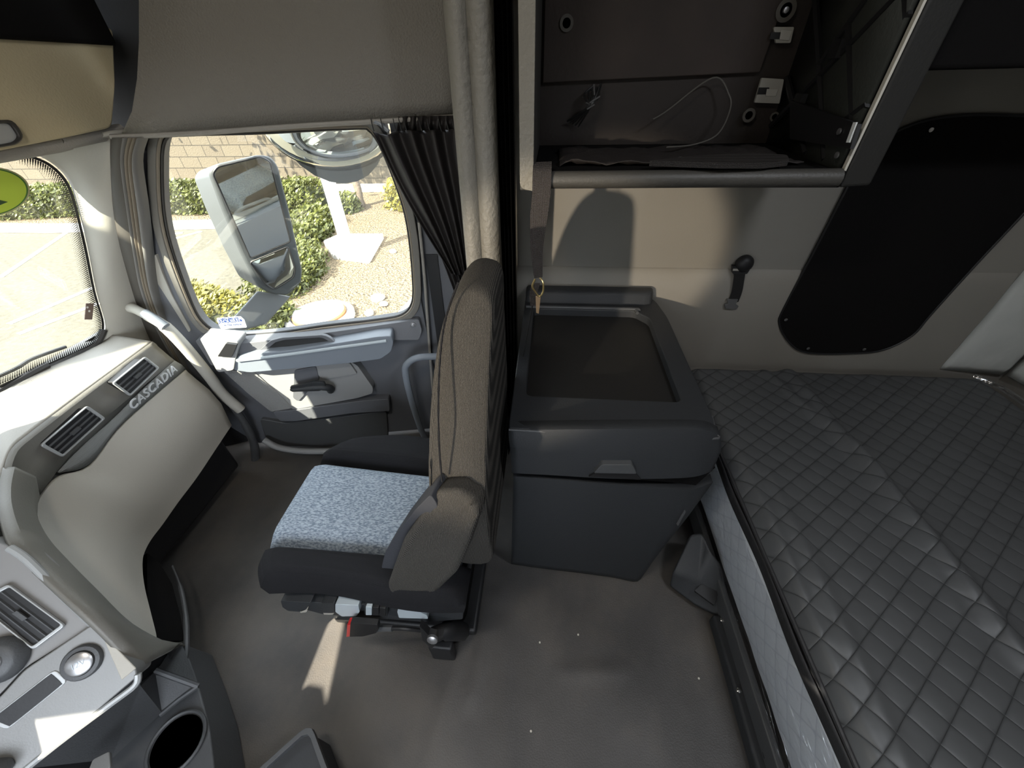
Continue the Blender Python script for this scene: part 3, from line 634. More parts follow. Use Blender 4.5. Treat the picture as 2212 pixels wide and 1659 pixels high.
# ---------------- lower console with cup holder
lc = empty('floor_console', (-1.05, .1, 0), 'dark moulded lower console with a round cup recess, bottom left corner', 'console')
out_ = [V(395, 1385, z=.13), V(425, 1470, z=.13), V(450, 1560, z=.13), V(462, 1650, z=.13), V(465, 1760, z=.13), V(60, 1900, z=.13), V(20, 1700, z=.13), V(250, 1500, z=.13), V(300, 1450, z=.13)]
MB().loft(rnd(out_, .02, 3), [Vector((p.x+.02, p.y+.01, -.0)) for p in rnd(out_, .02, 3)]).build('console_body', dkgrey, lc, bevel=.012)
fl = [V(295, 1452, z=.40), V(304, 1482, z=.28), V(335, 1450, z=.22), V(392, 1388, z=.16), V(428, 1480, z=.15), V(350, 1540, z=.16), V(240, 1640, z=.2), V(60, 1660, z=.40)]
MB().add(fl, [(0, 1, 7), (1, 6, 7), (1, 2, 5), (1, 5, 6), (2, 3, 4), (2, 4, 5)]).build('console_flank', dkgrey, lc, solid=.01, smooth=False)
MB().tube([V(335, 1448, z=.225), V(428, 1482, z=.155)], .008, 8).build('flank_rib', dkgrey, lc)
MB().tube([V(428, 1482, z=.155), V(385, 1512, z=.155), V(345, 1545, z=.16)], .007, 8).build('flank_rib', dkgrey, lc)
cc = V(382, 1605, z=.135)
cup = MB().lathe([(.072, -.002), (.072, .004), (.068, .008), (.064, .004), (.062, -.03), (.060, -.05), (0, -.05)], cc, (0, 0, 1), 40).build('cup_holder', dkgrey, lc)
MB().lathe([(.061, .0), (0, .0)], cc+Vector((0, 0, .001)), (0, 0, 1), 40).build('cup_floor', black_m, cup)
MB().prism([V(350, 1392, z=.19), V(385, 1395, z=.19), V(372, 1425, z=.19)], (0, 0, .01)).build('clip', black_m, lc, bevel=.002)
MB().prism(rnd([V(200, 1640, z=.30), V(236, 1622, z=.30), V(238, 1659, z=.30), V(180, 1690, z=.3)], .004, 2), (0, 0, -.01)).build('pedal_cover', silver_m, lc, bevel=.002)
#@@SEAT
# ================================================================== PASSENGER SEAT
ps_ = empty('passenger_seat', (-.48, .70, 0), 'black and grey fabric passenger seat with high back and folded armrest', 'seat')
# cushion: outline in plan (x, y), puffed
def cushion(xs0, xs1, y0f, y1f, ztop, zbot, name, m, crown=.02, nx=18, ny=10, edge=.35, par=None, dish=0.0, tilt=0.0):
    rows = []
    for i in range(nx+1):
        u = i/nx; r = []
        for j in range(ny+1):
            v = j/ny; x = xs0(v)+(xs1(v)-xs0(v))*u; y = y0f(u)+(y1f(u)-y0f(u))*v
            e = (min(1, u/edge*1.0, (1-u)/edge) if edge else 1); e2 = min(1, v/.22, (1-v)/.22)
            g = (1-(1-e)**3)*(1-(1-e2)**3)
            r.append(Vector((x, y, zbot+(ztop-zbot)*(.35+.65*g)+crown*math.sin(math.pi*v)-dish*math.sin(math.pi*v)*math.sin(math.pi*u)+tilt*(1-u))))
        rows.append(r)
    mb = MB().grid(rows)
    # skirt
    ring_ = rows[0]+[r[-1] for r in rows[1:]]+rows[-1][-2::-1]+[r[0] for r in rows[-2:0:-1]]
    o = len(mb.v); n = len(ring_); mb.v += [p.copy() for p in ring_]+[Vector((p.x*.97-.0144, p.y, zbot)) for p in ring_]
    mb.f += [(o+i, o+(i+1) % n, o+n+(i+1) % n, o+n+i) for i in range(n)]+[tuple(o+n+i for i in range(n))]
    return mb.build(name, m, par, smooth=True, angle=60)
# three panels: near bolster, grey centre, far bolster
fx = lambda v: -.785+.03*abs(v-.5)
cushion(lambda v: -.775-.045*math.sin(min(1, v*1.2)*math.pi/2), lambda v: -.185, lambda u: .416+.012*math.sin(u*6), lambda u: .515, .505, .392, 'near_bolster', seatblk, .006, 18, 10, .16, ps_)
cushion(lambda v: -.822, lambda v: -.22, lambda u: .505, lambda u: .852-.04*u+.0, .500, .37, 'cushion_insert', seatgrey, .004, 22, 16, .10, ps_, .012)
cushion(lambda v: -.822+.12*v*v, lambda v: -.24, lambda u: .845-.04*u, lambda u: .925+.055*math.sin(math.pi*min(1, u*1.1)), .505, .37, 'far_bolster', seatblk, .008, 18, 10, .14, ps_)
MB().tube([Vector((-.33, .53, .499)), Vector((-.335, .66, .503)), Vector((-.33, .80, .500))], .002, 6).build('seam', seatblk, ps_)
# seat back: side profile lofted across with rounding
prof = [(-.125, .50), (-.25, .50), (-.268, .60), (-.258, .75), (-.250, .88), (-.238, 1.0), (-.218, 1.12), (-.195, 1.19), (-.165, 1.228), (-.128, 1.235), (-.100, 1.205), (-.106, 1.08), (-.115, .85), (-.120, .65)]
def backloft(y0, y1, name, m, inset=.05, prof=prof, top_in=.0):
    ys = [y0, y0+.008, y0+.03, y0+.07, (y0+y1)/2, y1-.07, y1-.03, y1-.008, y1]; sc = [.80, .92, .98, 1, 1, 1, .98, .92, .80]
    cx = sum(p[0] for p in prof)/len(prof); rows = []
    P3 = spline([Vector((a, 0, b)) for a, b in prof], 4, True); cz = sum(p.z for p in P3)/len(P3); cx = sum(p.x for p in P3)/len(P3)
    for y, s_ in zip(ys, sc):
        row = []
        for p in P3:
            # centreline shrink so that the outline keeps its height
            h = max(0, (p.z-.78)/.46)**1.25
            yy = y+(.165 if y < (y0+y1)/2 else -.165)*h*(1 if abs(y-(y0+y1)/2) > .01 else 0)
            row.append(Vector((cx+(p.x-cx)*s_ if False else p.x+(-.17-p.x)*(1-s_)*.6, yy, p.z-(1-s_)*.05*(1 if p.z > .9 else -1))))
        rows.append(row+[row[0]])
    mb = MB().grid(rows); n = len(rows[0])-1
    mb.f += [tuple(range(n))[::-1], tuple((len(rows)-1)*(n+1)+k for k in range(n))]
    return mb.build(name, m, ps_, smooth=True, angle=75)
backloft(.50, 1.0, 'backrest', seatback_m)
MB().tube(spline([V(990, 610, y=.64), V(960, 700, y=.618), V(948, 820, y=.565), V(948, 950, y=.515), V(955, 1040, y=.499)], 5), .0022, 6).build('back_seam', seatblk, ps_)
# lower side bolster of the back (bluish, next to armrest)
lbp = rnd([V(x_, y_, y=.462) for x_, y_ in ((930, 1068), (898, 1100), (862, 1146), (832, 1192), (824, 1225), (833, 1262), (852, 1292), (890, 1292), (930, 1180), (945, 1090))], .012, 3)
sb = MB().loft(lbp, [p+Vector((.012, .06, .0)) for p in lbp]).build('side_bolster', mat('bolster_fabric', (.045, .047, .054), .92, .5, 90, dist=.002, spec=.15), ps_, bevel=.018, seg=4)
# armrest folded down at the near side
A_ = [V(925, 1085, y=.47), V(942, 1064, y=.47), V(990, 1062, y=.47), V(1030, 1083, y=.47), V(1030, 1120, y=.44), V(1005, 1195, y=.43), V(985, 1240, y=.42), V(922, 1300, y=.415), V(885, 1300, y=.415), V(840, 1288, y=.415), V(834, 1265, y=.415), V(848, 1225, y=.42), V(868, 1170, y=.43)]
ap_ = rnd(A_, .012, 3)
MB().loft(ap_, [p+Vector((.012, .055, -.012)) for p in ap_]).build('armrest', seatback_m, ps_, bevel=.014, seg=4)
# base shell, controls
SYY = .425
bs = [V(608, 1296, y=SYY), V(700, 1303, y=SYY), V(840, 1308, y=SYY), V(1000, 1300, y=SYY+.02), V(1000, 1338, y=SYY+.02), V(920, 1344, y=SYY), V(700, 1328, y=SYY), V(640, 1312, y=SYY)]
MB().prism(rnd(bs, .01, 3), (0, .50, .0)).build('base_shell', char_m, ps_, bevel=.006)
MB().box((-.66, .50, .02), (-.24, .90, .29)).build('suspension_box', blk_felt, ps_, bevel=.03)
MB().box((-.72, .48, -.0), (-.20, .92, .04)).build('floor_rail', black_m, ps_, bevel=.01)
def ctl(nm, p, m, d=.03, bev=.005):
    q = rnd([V(a, b, y=SYY-.012) for a, b in p], .006, 3)
    return MB().prism(q, (0, d, 0)).build(nm, m, ps_, bevel=bev)
ctl('adjust_knob', [(606, 1298), (672, 1302), (660, 1318), (648, 1322), (622, 1320), (610, 1312)], char_m)
ctl('lever_end', [(648, 1318), (664, 1317), (662, 1323), (648, 1324)], dash_m, .01, .001)
ctl('tilt_knob', [(693, 1304), (722, 1304), (723, 1324), (700, 1326)], char_m)
ctl('lever_end', [(698, 1324), (722, 1324), (720, 1328), (699, 1328)], dash_m, .01, .001)
lv = ctl('height_lever', [(724, 1305), (774, 1308), (777, 1322), (770, 1331), (738, 1332), (724, 1322)], gpaint)
ctl('recline_lever', [(864, 1299), (868, 1317), (900, 1319), (922, 1329), (925, 1337), (905, 1336), (862, 1335), (858, 1322)], gpaint)
sp_ = ctl('switch_panel', [(786, 1308), (837, 1312), (836, 1334), (788, 1330)], char_m)
for k, mm_ in enumerate((gpaint, black_m, black_m)):
    q = rnd([V(a, b, y=SYY-.020) for a, b in ((790+k*15, 1311+k), (803+k*15, 1312+k), (803+k*15, 1329+k), (790+k*15, 1329+k))], .002, 2)
    MB().prism(q, (0, .01, 0)).build('rocker_switch', mm_, sp_, bevel=.001)
# ---------------- seat belt buckle on its stalk
bk_ = empty('seat_belt_buckle', (-.30, .40, 0), 'black seat belt buckle with red button hanging beside the seat base', 'seat belt buckle')
bY = .385
bp2 = rnd([V(757, 1345, y=bY), V(815, 1350, y=bY), V(818, 1360, y=bY), V(812, 1368, y=bY), V(785, 1375, y=bY), V(755, 1376, y=bY)], .004, 3)
MB().prism(bp2, (0, .016, 0)).build('buckle_body', black_m, bk_, bevel=.004)
MB().prism(rnd([V(750, 1350, y=bY+.004), V(758, 1349, y=bY+.004), V(756, 1375, y=bY+.004), V(748, 1376, y=bY+.004)], .002, 2), (0, .02, 0)).build('release_button', red, bk_, bevel=.001)
MB().tube(spline([V(815, 1358, y=bY+.014), V(830, 1357, y=bY+.014), V(848, 1357, y=bY+.014)], 4), .009, 8).build('boot', dkgrey, bk_)
MB().tube(spline([V(845, 1357, y=bY+.014), V(875, 1358, y=bY+.014), V(908, 1362, y=bY+.02)], 5), .006, 8).build('stalk', black_m, bk_)
an = [V(906, 1352, y=bY), V(925, 1372, y=bY), V(940, 1376, y=bY), V(958, 1375, y=bY), V(932, 1402, y=bY-.01), V(912, 1382, y=bY)]
MB().prism(rnd(an, .004, 2), (0, .02, 0)).build('anchor_plate', black_m, bk_, bevel=.003)
MB().lathe([(.016, 0), (.016, .008), (.010, .012), (0, .013)], V(935, 1378, y=bY-.004), (0, -1, .3), 12).build('anchor_bolt', steel, bk_)
MB().tube(spline([V(935, 1372, y=bY+.03), V(965, 1362, y=bY+.05), V(1002, 1364, z=.05)], 5), [.024]*5+[.03]*5+[.02], 10).build('webbing', black_m, bk_)
MB().box((-.34, .40, 0), (-.26, .43, .11)).build('anchor_bracket', black_m, bk_, bevel=.008)
#@@CURT
# ================================================================== CURTAINS
ct = empty('window_curtain', (-.45, 1.36, .9), 'dark gathered curtain hanging over the rear edge of the passenger window', 'curtain')
top = [(806, 284), (835, 292), (852, 283), (872, 281), (900, 282), (925, 281), (950, 280), (975, 279), (1004, 277)]
bot = [(975, 590), (980, 592), (985, 594), (990, 594), (996, 594), (1002, 592), (1006, 588), (1010, 584), (1015, 580)]
mid = [(862, 400), (880, 392), (900, 388), (918, 385), (938, 383), (955, 380), (972, 378), (990, 376), (1012, 374)]
mid2 = [(915, 495), (928, 490), (942, 484), (955, 480), (966, 476), (978, 472), (990, 468), (1001, 465), (1014, 462)]
def dense(l, n=81):
    v = [Vector((a, b, 0)) for a, b in l]; s_ = spline(v, 12); return resamp(s_, n, False)
rows = []; lines = [dense(top), dense(mid), dense(mid2), dense(bot)]
for i in range(25):
    t = i/24*3; k = min(2, int(t)); f = t-k; r = []
    for j in range(81):
        q = [lines[max(0, k-1)][j], lines[k][j], lines[k+1][j], lines[min(3, k+2)][j]]
        p = .5*((2*q[1])+(q[2]-q[0])*f+(2*q[0]-5*q[1]+4*q[2]-q[3])*f*f+(3*q[1]-q[0]-3*q[2]+q[3])*f**3)
        fold = math.sin(j/80*math.pi*2*4.2+.5*math.sin(i*.22))**1
        r.append(V(p.x, p.y, y=1.375+.026*fold*(1-.35*i/24)-.05*i/24))
    rows.append(r)
MB().grid(rows).build('drape', curtain_m, ct, solid=.002, angle=80)
# gathered heading behind the hooks and curtain hem tails
rows = []
for z, a, b in ((0, (862, 1002), 252), (1, (858, 1003), 283)):
    rows.append([V(a[0]+(a[1]-a[0])*j/40, b+(j*-.08), y=1.385+.012*math.sin(j*1.25)) for j in range(41)])
MB().grid(rows).build('heading', curtain_m, ct, solid=.002, angle=80)
for px in (801, 822, 849, 861, 872, 905, 922, 947, 963, 976, 984, 992, 999):
    MB().tube([V(px, 256, y=1.362), V(px+3, 270, y=1.36), V(px+7, 284, y=1.362)], .0016, 6).build('hook', wire_m, ct)
MB().tube(spline([V(795, 262, y=1.375), V(818, 266, y=1.375), V(840, 284, y=1.375)], 5), .006, 8).build('curtain_track', arm_m, ct)
t2 = []
for k in range(9):
    t = k/8; t2.append([V(948+45*t+ (j/16)*(55-25*t), 540+120*t, y=1.40+.012*math.sin(j*1.4)) for j in range(17)])
tag(MB().grid(t2).build('curtain_tail', curtain_m, None, solid=.002, angle=80), 'lower tail of black curtain tucked behind the top of the seat back', 'curtain')
# privacy curtain: two padded vinyl folds
pcv = empty('privacy_curtain', (-.20, 1.2, .2), 'grey grained vinyl sleeper curtain, two folds, hanging beside the seat back', 'curtain')
def roll(nm, topx, botx, rx, y, m, ztop=2.2, zbot=.15):
    rows = []
    for i in range(25):
        t = i/24; z = ztop+(zbot-ztop)*t
        cxx = topx+(botx-topx)*t; r = []
        for j in range(17):
            a = math.pi*2*j/16; k = 1+.05*noise.noise(Vector((a, z*3, topx*10)))
            r.append(Vector((cxx+rx*math.cos(a)*k, y+rx*1.3*math.sin(a)*k, z)))
        rows.append(r)
    return MB().grid(rows).build(nm, m, pcv, angle=80)
cv_m = mat('curtain_vinyl', (.205, .195, .172), .55, .8, 70, dist=.006, kind='noise')
roll('fold', -.226, -.245, .028, 1.20, cv_m)
roll('fold', -.178, -.190, .034, 1.215, cv_m)
# black drape behind the folds reaching the sleeper
rows = []
for i in range(13):
    z = 2.2-2.12*i/12
    rows.append([Vector((-.165+.055*j/32, 1.27+.024*math.sin(j*.9+.3*i*.2)+.008*j/4*.3, z)) for j in range(33)])
tag(MB().grid(rows).build('black_curtain', blk_felt, None, solid=.003, angle=80), 'black blackout curtain hanging between the vinyl folds and the overhead cabinet', 'curtain')
# ================================================================== OVERHEAD SLEEPER CABINET (open)
cb = empty('open_cabinet', (.33, 1.35, 1.31), 'open black sleeper cabinet with grey frame, empty, above the refrigerator', 'cabinet')
FYc = 1.12
MB().box((-.083, FYc, 1.305), (-.047, FYc+.46, 2.26)).build('side_panel', mat('cab_side', (.06, .058, .052), .6, .4, 120, dist=.004), cb, bevel=.004)
q = rnd([Vector((-.082, FYc-.012, 1.312)), Vector((-.047, FYc-.012, 1.306)), Vector((-.047, FYc-.012, 2.26)), Vector((-.085, FYc-.012, 2.26))], [.02, .004, .001, .001], 4)
MB().prism(q, (0, .014, 0)).build('front_post', mat('frame_vinyl', (.21, .197, .168), .55, .6, 110, dist=.004), cb, bevel=.003)
# shelf with rounded front edge
MB().box((-.047, FYc-.008, 1.312), (.712, SY-.005, 1.349)).build('shelf', blk_felt, cb, bevel=.004)
MB().tube([Vector((-.044, FYc-.004, 1.331)), Vector((.70, FYc-.004, 1.334))], .0205, 14).build('shelf_nosing', mat('nosing', (.055, .052, .047), .5, .3, 160, dist=.003), cb)
MB().box((-.047, 1.575, 1.35), (.722, 1.59, 2.26)).build('back_panel', mat('cab_back', (.018, .0125, .010), .7, .3, 90, dist=.003, var=.2), cb)
MB().prism([Vector((-.04, 1.555, 1.522)), Vector((.615, 1.555, 1.535)), Vector((.655, 1.555, 2.24)), Vector((-.04, 1.555, 2.24))], (0, .018, 0)).build('cover_sheet', mat('cover_sheet', (.028, .019, .015), .7, .3, 60, dist=.004, var=.25, vscale=6), cb, bevel=.003)
# ribbed right side panel
rp = MB().add([Vector((.70, FYc+.01, 1.335)), Vector((.715, 1.58, 1.335)), Vector((.715, 1.58, 2.26)), Vector((.70, FYc+.01, 2.26))], [(0, 1, 2, 3)]).build('ribbed_panel', mat('ribbed_plastic', (.034, .036, .031), .45, .3, 100, dist=.003), cb, solid=.012, off=0)
rib = MB()
def yz(y, z): return Vector((.700, y, z))
for a, b in (((1.13, 1.70), (1.56, 1.40)), ((1.13, 2.02), (1.56, 1.72)), ((1.13, 1.48), (1.26, 1.40)), ((1.13, 1.42), (1.33, 1.62)), ((1.20, 1.36), (1.56, 1.70)), ((1.13, 1.62), (1.40, 1.90)), ((1.13, 1.86), (1.4, 1.55)), ((1.30, 1.36), (1.56, 1.52))):
    rib.tube([yz(*a), yz(*b)], .0085, 6)
rib.build('ribs', black_m, rp)
for y, z in ((1.33, 1.58), (1.42, 1.47), (1.36, 1.44)): MB().box((.685, y-.02, z-.018), (.70, y+.02, z+.018)).build('slot_box', black_m, rp)
MB().prism([Vector((.705, FYc-.004, 1.312)), Vector((.711, FYc-.004, 1.312)), Vector((.716, FYc-.004, 2.26)), Vector((.711, FYc-.004, 2.26))], (0, .012, 0)).build('edge_strip', mat('edge_white', (.60, .57, .50), .4), cb, bevel=.001)
MB().prism([Vector((.716, FYc-.002, 1.31)), Vector((.80, FYc+.02, 1.31)), Vector((.80, FYc+.02, 2.26)), Vector((.718, FYc-.002, 2.26))], (0, .45, 0)).build('end_panel', mat('cab_end', (.020, .0195, .018), .6, .3, 120, dist=.003), cb, bevel=.008)
# corner gusset with bolts, white light strip
MB().prism([V(1706, 216, x=.682), V(1854, 268, x=.682), V(1836, 322, x=.682), V(1706, 300, x=.682)], (.008, 0, 0)).build('gusset', black_m, cb)
for p_, r_ in (((1814, 284), .007), ((1809, 335), .007)):
    MB().lathe([(r_, 0), (r_, .003), (r_*.5, .004), (0, .003)], V(*p_, x=.680), (-1, 0, 0), 14).build('bolt', steel, cb)
MB().prism([V(1843, 264, x=.679), V(1850, 264, x=.679), V(1834, 308, x=.679), V(1827, 308, x=.679)], (.003, 0, 0)).build('light_strip', mat('white_strip', (.75, .78, .78), .4), cb)
# grommets
for (a, b, r_) in ((1224, 50, .020), (1697, 22, .026), (1617, 249, .019), (1672, 252, .013)):
    c = V(a, b, y=1.553)
    g_ = MB().lathe([(r_*.6, 0), (r_*.6, .004), (r_, .004), (r_, 0)], c, (0, -1, 0), 24).build('grommet', mat('grommet', (.085, .078, .068), .6), cb)
    MB().lathe([(r_*.6, .001), (0, .001)], c, (0, -1, 0), 20).build('grommet_hole', black_m, g_)
MB().lathe([(.008, 0), (.007, .006), (0, .008)], V(1697, 22, y=1.55), (0, -1, 0), 16).build('screw', steel, cb)
for (q_, inn_) in (([(1672, 58), (1716, 58), (1708, 93), (1676, 93)], [(1688, 64), (1712, 66), (1704, 88), (1684, 86)]), ([(1646, 168), (1694, 171), (1684, 224), (1630, 222)], [(1657, 192), (1682, 192), (1676, 208), (1654, 208)])):
    w_ = MB().prism(rnd([V(a, b, y=1.545) for a, b in q_], .003, 2), (0, .01, 0)).build('latch_clip', white_pl, cb, bevel=.001)
    MB().prism([V(a, b, y=1.542) for a, b in inn_], (0, .004, 0)).build('clip_tongue', mat('clip_tongue', (.42, .41, .38), .4), w_, bevel=.001)
    MB().prism([V(q_[0][0]-6, (q_[0][1]+q_[3][1])/2-6, y=1.543), V(q_[0][0]+16, (q_[0][1]+q_[3][1])/2-6, y=1.543), V(q_[0][0]+14, (q_[0][1]+q_[3][1])/2+9, y=1.543), V(q_[0][0]-10, (q_[0][1]+q_[3][1])/2+9, y=1.543)], (0, .003, 0)).build('clip_gap', black_m, w_)
# crumpled black liner lying on the shelf
rows = []
for i in range(14):
    rows.append([Vector((.02+.62*j/40, 1.18+.30*i/13, 1.352+.020*abs(noise.noise(Vector((j*.22, i*.35, 3))))+.012*(1 if i == 0 else 0)*abs(math.sin(j*.4)))) for j in range(41)])
tag(MB().grid(rows).build('liner_cloth', mat('liner_cloth', (.020, .016, .015), .7, .5, 130, dist=.003), None, solid=.002, angle=80), 'crumpled black cloth lying on the open cabinet shelf', 'cloth')
MB_ = MB()
tag(MB().prism(rnd([V(1400, 347, z=1.372), V(1500, 336, z=1.376), V(1625, 330, z=1.378), V(1700, 334, z=1.376), V(1706, 346, z=1.372), V(1650, 352, z=1.37), V(1560, 352, z=1.372)], .01, 4), (0, 0, -.012)).build('webbing_band', mat('mesh_band', (.040, .035, .033), .7, .9, 150, kind='weave', dist=.002), None), 'grey woven band folded on the front of the open cabinet shelf', 'webbing')
wires = empty('wire_bundle', V(1270, 215, y=1.54), 'loose black wires with shiny connectors at the back of the open cabinet', 'wires')
for k in range(5):
    a = V(1225+k*6, 262+k*3, y=1.55); b = V(1268+k*3, 232-k*2, y=1.50); c_ = V(1262+k*9, 205-k*6, y=1.53); d_ = V(1282+k*2, 185+k*8, y=1.55)
    MB().tube(spline([a, b, c_, d_], 6), .0025, 6).build('wire', wire_m, wires)
for a, b in (((1268, 236), (1284, 226)), ((1274, 222), (1296, 208)), ((1283, 182), (1284, 205)), ((1266, 222), (1274, 226))):
    MB().tube([V(*a, y=1.49), V(*b, y=1.50)], .0022, 6).build('connector', steel, wires)
tag(MB().tube(spline([V(1410, 258, y=1.50), V(1440, 240, y=1.52), V(1540, 168, y=1.53), V(1575, 205, y=1.52), V(1576, 240, y=1.50), V(1550, 290, y=1.44), V(1500, 312, y=1.40), V(1440, 318, y=1.36)], 8), .0022, 6).build('loose_cable', mat('grey_cable', (.10, .095, .085), .5)), 'thin black cable looping across the cabinet back panel', 'cable')
# hanging restraint strap with hook
hs = empty('restraint_strap', V(1167, 380, y=1.09), 'black webbing strap with brass hook hanging from the cabinet corner', 'strap')
sp1 = spline([V(1172, 350, y=1.13), V(1171, 372, y=1.085), V(1169, 420, y=1.08), V(1163, 480, y=1.08), V(1160, 540, y=1.08), V(1163, 600, y=1.08)], 5)
n_s = len(sp1); mb = MB()
vs = []; fs = []
for i, p in enumerate(sp1):
    hw = .0235*(1-.5*max(0, (i/(n_s-1)-.55)/.45)); w_ = Vector((hw, .004, 0)); vs += [p-w_, p+w_, p+w_+Vector((0, .003, 0)), p-w_+Vector((0, .003, 0))]
fs = [(i*4+k, i*4+(k+1) % 4, (i+1)*4+(k+1) % 4, (i+1)*4+k) for i in range(n_s-1) for k in range(4)]
mb.add(vs, fs).build('webbing', mat('webbing', (.060, .052, .050), .8, .8, 120, kind='weave', dist=.002), hs)
hk = spline([V(1156, 603, y=1.075), V(1150, 618, y=1.07), V(1156, 630, y=1.07), V(1165, 640, y=1.07), V(1173, 630, y=1.07), V(1173, 610, y=1.07), V(1166, 600, y=1.075)], 5)
MB().tube(hk, .0032, 8).build('brass_hook', mat('brass', (.60, .47, .22), .3, metal=.9), hs)
MB().strap(spline([V(1158, 612, y=1.075), V(1152, 635, y=1.08), V(1154, 660, y=1.085)], 4), (.012, 0, 0), (0, .003, 0)).build('strap_end', MATS['webbing'], hs)
MB().prism([V(1157, 640, y=1.068), V(1168, 641, y=1.068), V(1164, 678, y=1.068), V(1158, 676, y=1.068)], (0, .004, 0)).build('leather_tab', mat('leather_tab', (.30, .20, .11), .6), hs, bevel=.001)
MB().tube(spline([V(1150, 660, y=1.085), V(1143, 700, y=1.09), V(1132, 760, y=1.09), V(1126, 790, y=1.09)], 4), .002, 6).build('cord', wire_m, hs)
#@@BED
# ================================================================== REFRIGERATOR CABINET
rf = empty('fridge_cabinet', (.19, 1.15, 0), 'charcoal cabinet with tray top, pull-out drawer and door beside the bunk', 'cabinet')
FY = .743; zt = .787
body = [Vector((-.085, FY+.03, .0)), Vector((.42, FY+.03, .0)), Vector((.455, FY+.03, .70)), Vector((-.085, FY+.03, .70))]
MB().loft(body, [p+Vector((0, .79, 0)) for p in body]).build('body', char_m, rf, bevel=.01)
tp_ = [Vector((-.092, FY, zt)), Vector((.44, FY, zt)), Vector((.478, FY+.05, zt)), Vector((.478, 1.40, zt)), Vector((.455, 1.575, zt)), Vector((-.092, 1.575, zt))]
tpo = rnd(tp_, [.003, .05, .02, .03, .06, .003], 5)
tin = rnd([Vector((-.052, .885, zt)), Vector((.408, .885, zt)), Vector((.408, 1.38, zt)), Vector((.36, 1.44, zt)), Vector((-.052, 1.44, zt))], .02, 5)
def plan_match(inner, outer):
    c = sum(inner, Vector())/len(inner); O = resamp(outer, 1200); OA = [(math.atan2(p.y-c.y, p.x-c.x), p) for p in O]
    return [min(OA, key=lambda q: abs((q[0]-math.atan2(p.y-c.y, p.x-c.x)+math.pi) % (2*math.pi)-math.pi))[1] for p in inner]
ti = resamp(tin, 120); to = plan_match(ti, tpo)
MB().ring(to, ti, (0, 0, -.07)).build('top_rim', char_m, rf, bevel=.004)
MB().prism([p+Vector((0, 0, -.030)) for p in ti], (0, 0, -.01)).build('tray_floor', mat('tray_floor', (.013, .0125, .012), .55, .3, 200, dist=.002), rf)
MB().tube(spline([Vector((-.09, FY-.001, zt-.004)), Vector((.42, FY-.001, zt-.004)), Vector((.465, FY+.03, zt-.004)), Vector((.478, FY+.09, zt-.004))], 6), .0035, 8).build('rim_highlight', dkgrey, rf)  # lighter tube painted in as the highlight along the lid edge
# raised back ledge
bl = [Vector((-.09, 1.485, zt)), Vector((.40, 1.485, zt)), Vector((.44, 1.50, zt)), Vector((.45, 1.577, zt)), Vector((-.09, 1.577, zt))]
MB().loft([p+Vector((0, 0, -.01)) for p in bl], [Vector((p.x, p.y+(.03 if p.y < 1.55 else 0), zt+.045)) for p in bl]).build('back_ledge', char_m, rf, bevel=.014, seg=4)
MB().tube(spline([Vector((-.085, 1.446, zt+.004)), Vector((.34, 1.446, zt+.004)), Vector((.362, 1.438, zt+.002)), Vector((.366, 1.42, zt))], 4), .007, 8).build('tray_lip', dkgrey, rf)
# drawer: bulging front
def Fp(px, py, o=0.0): return V(px, py, y=FY-o)
dwt = [Fp(1098, 930, .0), Fp(1200, 928, .004), Fp(1320, 927, .006), Fp(1430, 927, .008), Fp(1520, 929, .006), Fp(1556, 942, -.02)]
dwm = [Fp(1101, 965, .010), Fp(1200, 978, .016), Fp(1320, 985, .018), Fp(1430, 990, .018), Fp(1515, 992, .014), Fp(1558, 975, -.01)]
dwb = [Fp(1106, 1022, .012), Fp(1200, 1027, .018), Fp(1320, 1034, .020), Fp(1430, 1034, .020), Fp(1500, 1030, .016), Fp(1538, 1018, -.01)]
rows = []
for a, b, c_ in zip(spline(dwt, 4), spline(dwm, 4), spline(dwb, 4)):
    rows.append([a+Vector((0, .03, .006)), a, a.lerp(b, .5)+Vector((0, -.003, 0)), b, b+Vector((0, .0015, -.001)), b.lerp(c_, .5), c_, c_+Vector((0, .035, -.002))])
dw = MB().grid(rows).build('drawer', char_m, rf, solid=.012, off=-1, angle=50)
hdn = rnd([Fp(1282, 1022, .034), Fp(1300, 1004, .034), Fp(1366, 1004, .034), Fp(1376, 1024, .034)], .006, 3)
MB().prism(hdn, (0, .02, 0)).build('drawer_handle', dkgrey, dw, bevel=.005)
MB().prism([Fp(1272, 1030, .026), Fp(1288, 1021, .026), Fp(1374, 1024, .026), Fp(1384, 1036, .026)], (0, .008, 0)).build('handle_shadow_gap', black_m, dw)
# dark gap under the drawer
MB().prism([Fp(1108, 1018, -.01), Fp(1545, 1010, -.01), Fp(1490, 1060, -.01), Fp(1110, 1045, -.01)], (0, .02, 0)).build('drawer_gap', blk_felt, rf)
# door
ddt = [Fp(1109, 1029, .004), Fp(1200, 1036, .010), Fp(1330, 1047, .012), Fp(1440, 1055, .012), Fp(1492, 1058, .008), Fp(1540, 1042, -.03)]
ddb = [Vector((-.100, FY+.002, .005)), Vector((.02, FY-.006, .005)), Vector((.16, FY-.012, .005)), Vector((.30, FY-.020, .005)), Vector((.395, FY-.028, .005)), Vector((.425, FY+.02, .005))]
rows = []
for a, b in zip(spline(ddt, 4), spline(ddb, 4)): rows.append([a+Vector((0, .03, .002)), a]+[a.lerp(b, t)+Vector((0, -.010*math.sin(math.pi*t), 0)) for t in (.05, .3, .6, .95)]+[b])
fd = MB().grid(rows).build('door', char_m, rf, solid=.012, off=-1, angle=50)
MB().prism(rnd([Fp(1460, 1128, .012), Fp(1478, 1098, .006), Fp(1481, 1102, .006), Fp(1464, 1133, .012)], .002, 2), (0, -.006, 0)).build('door_latch', dkgrey, fd, bevel=.001)
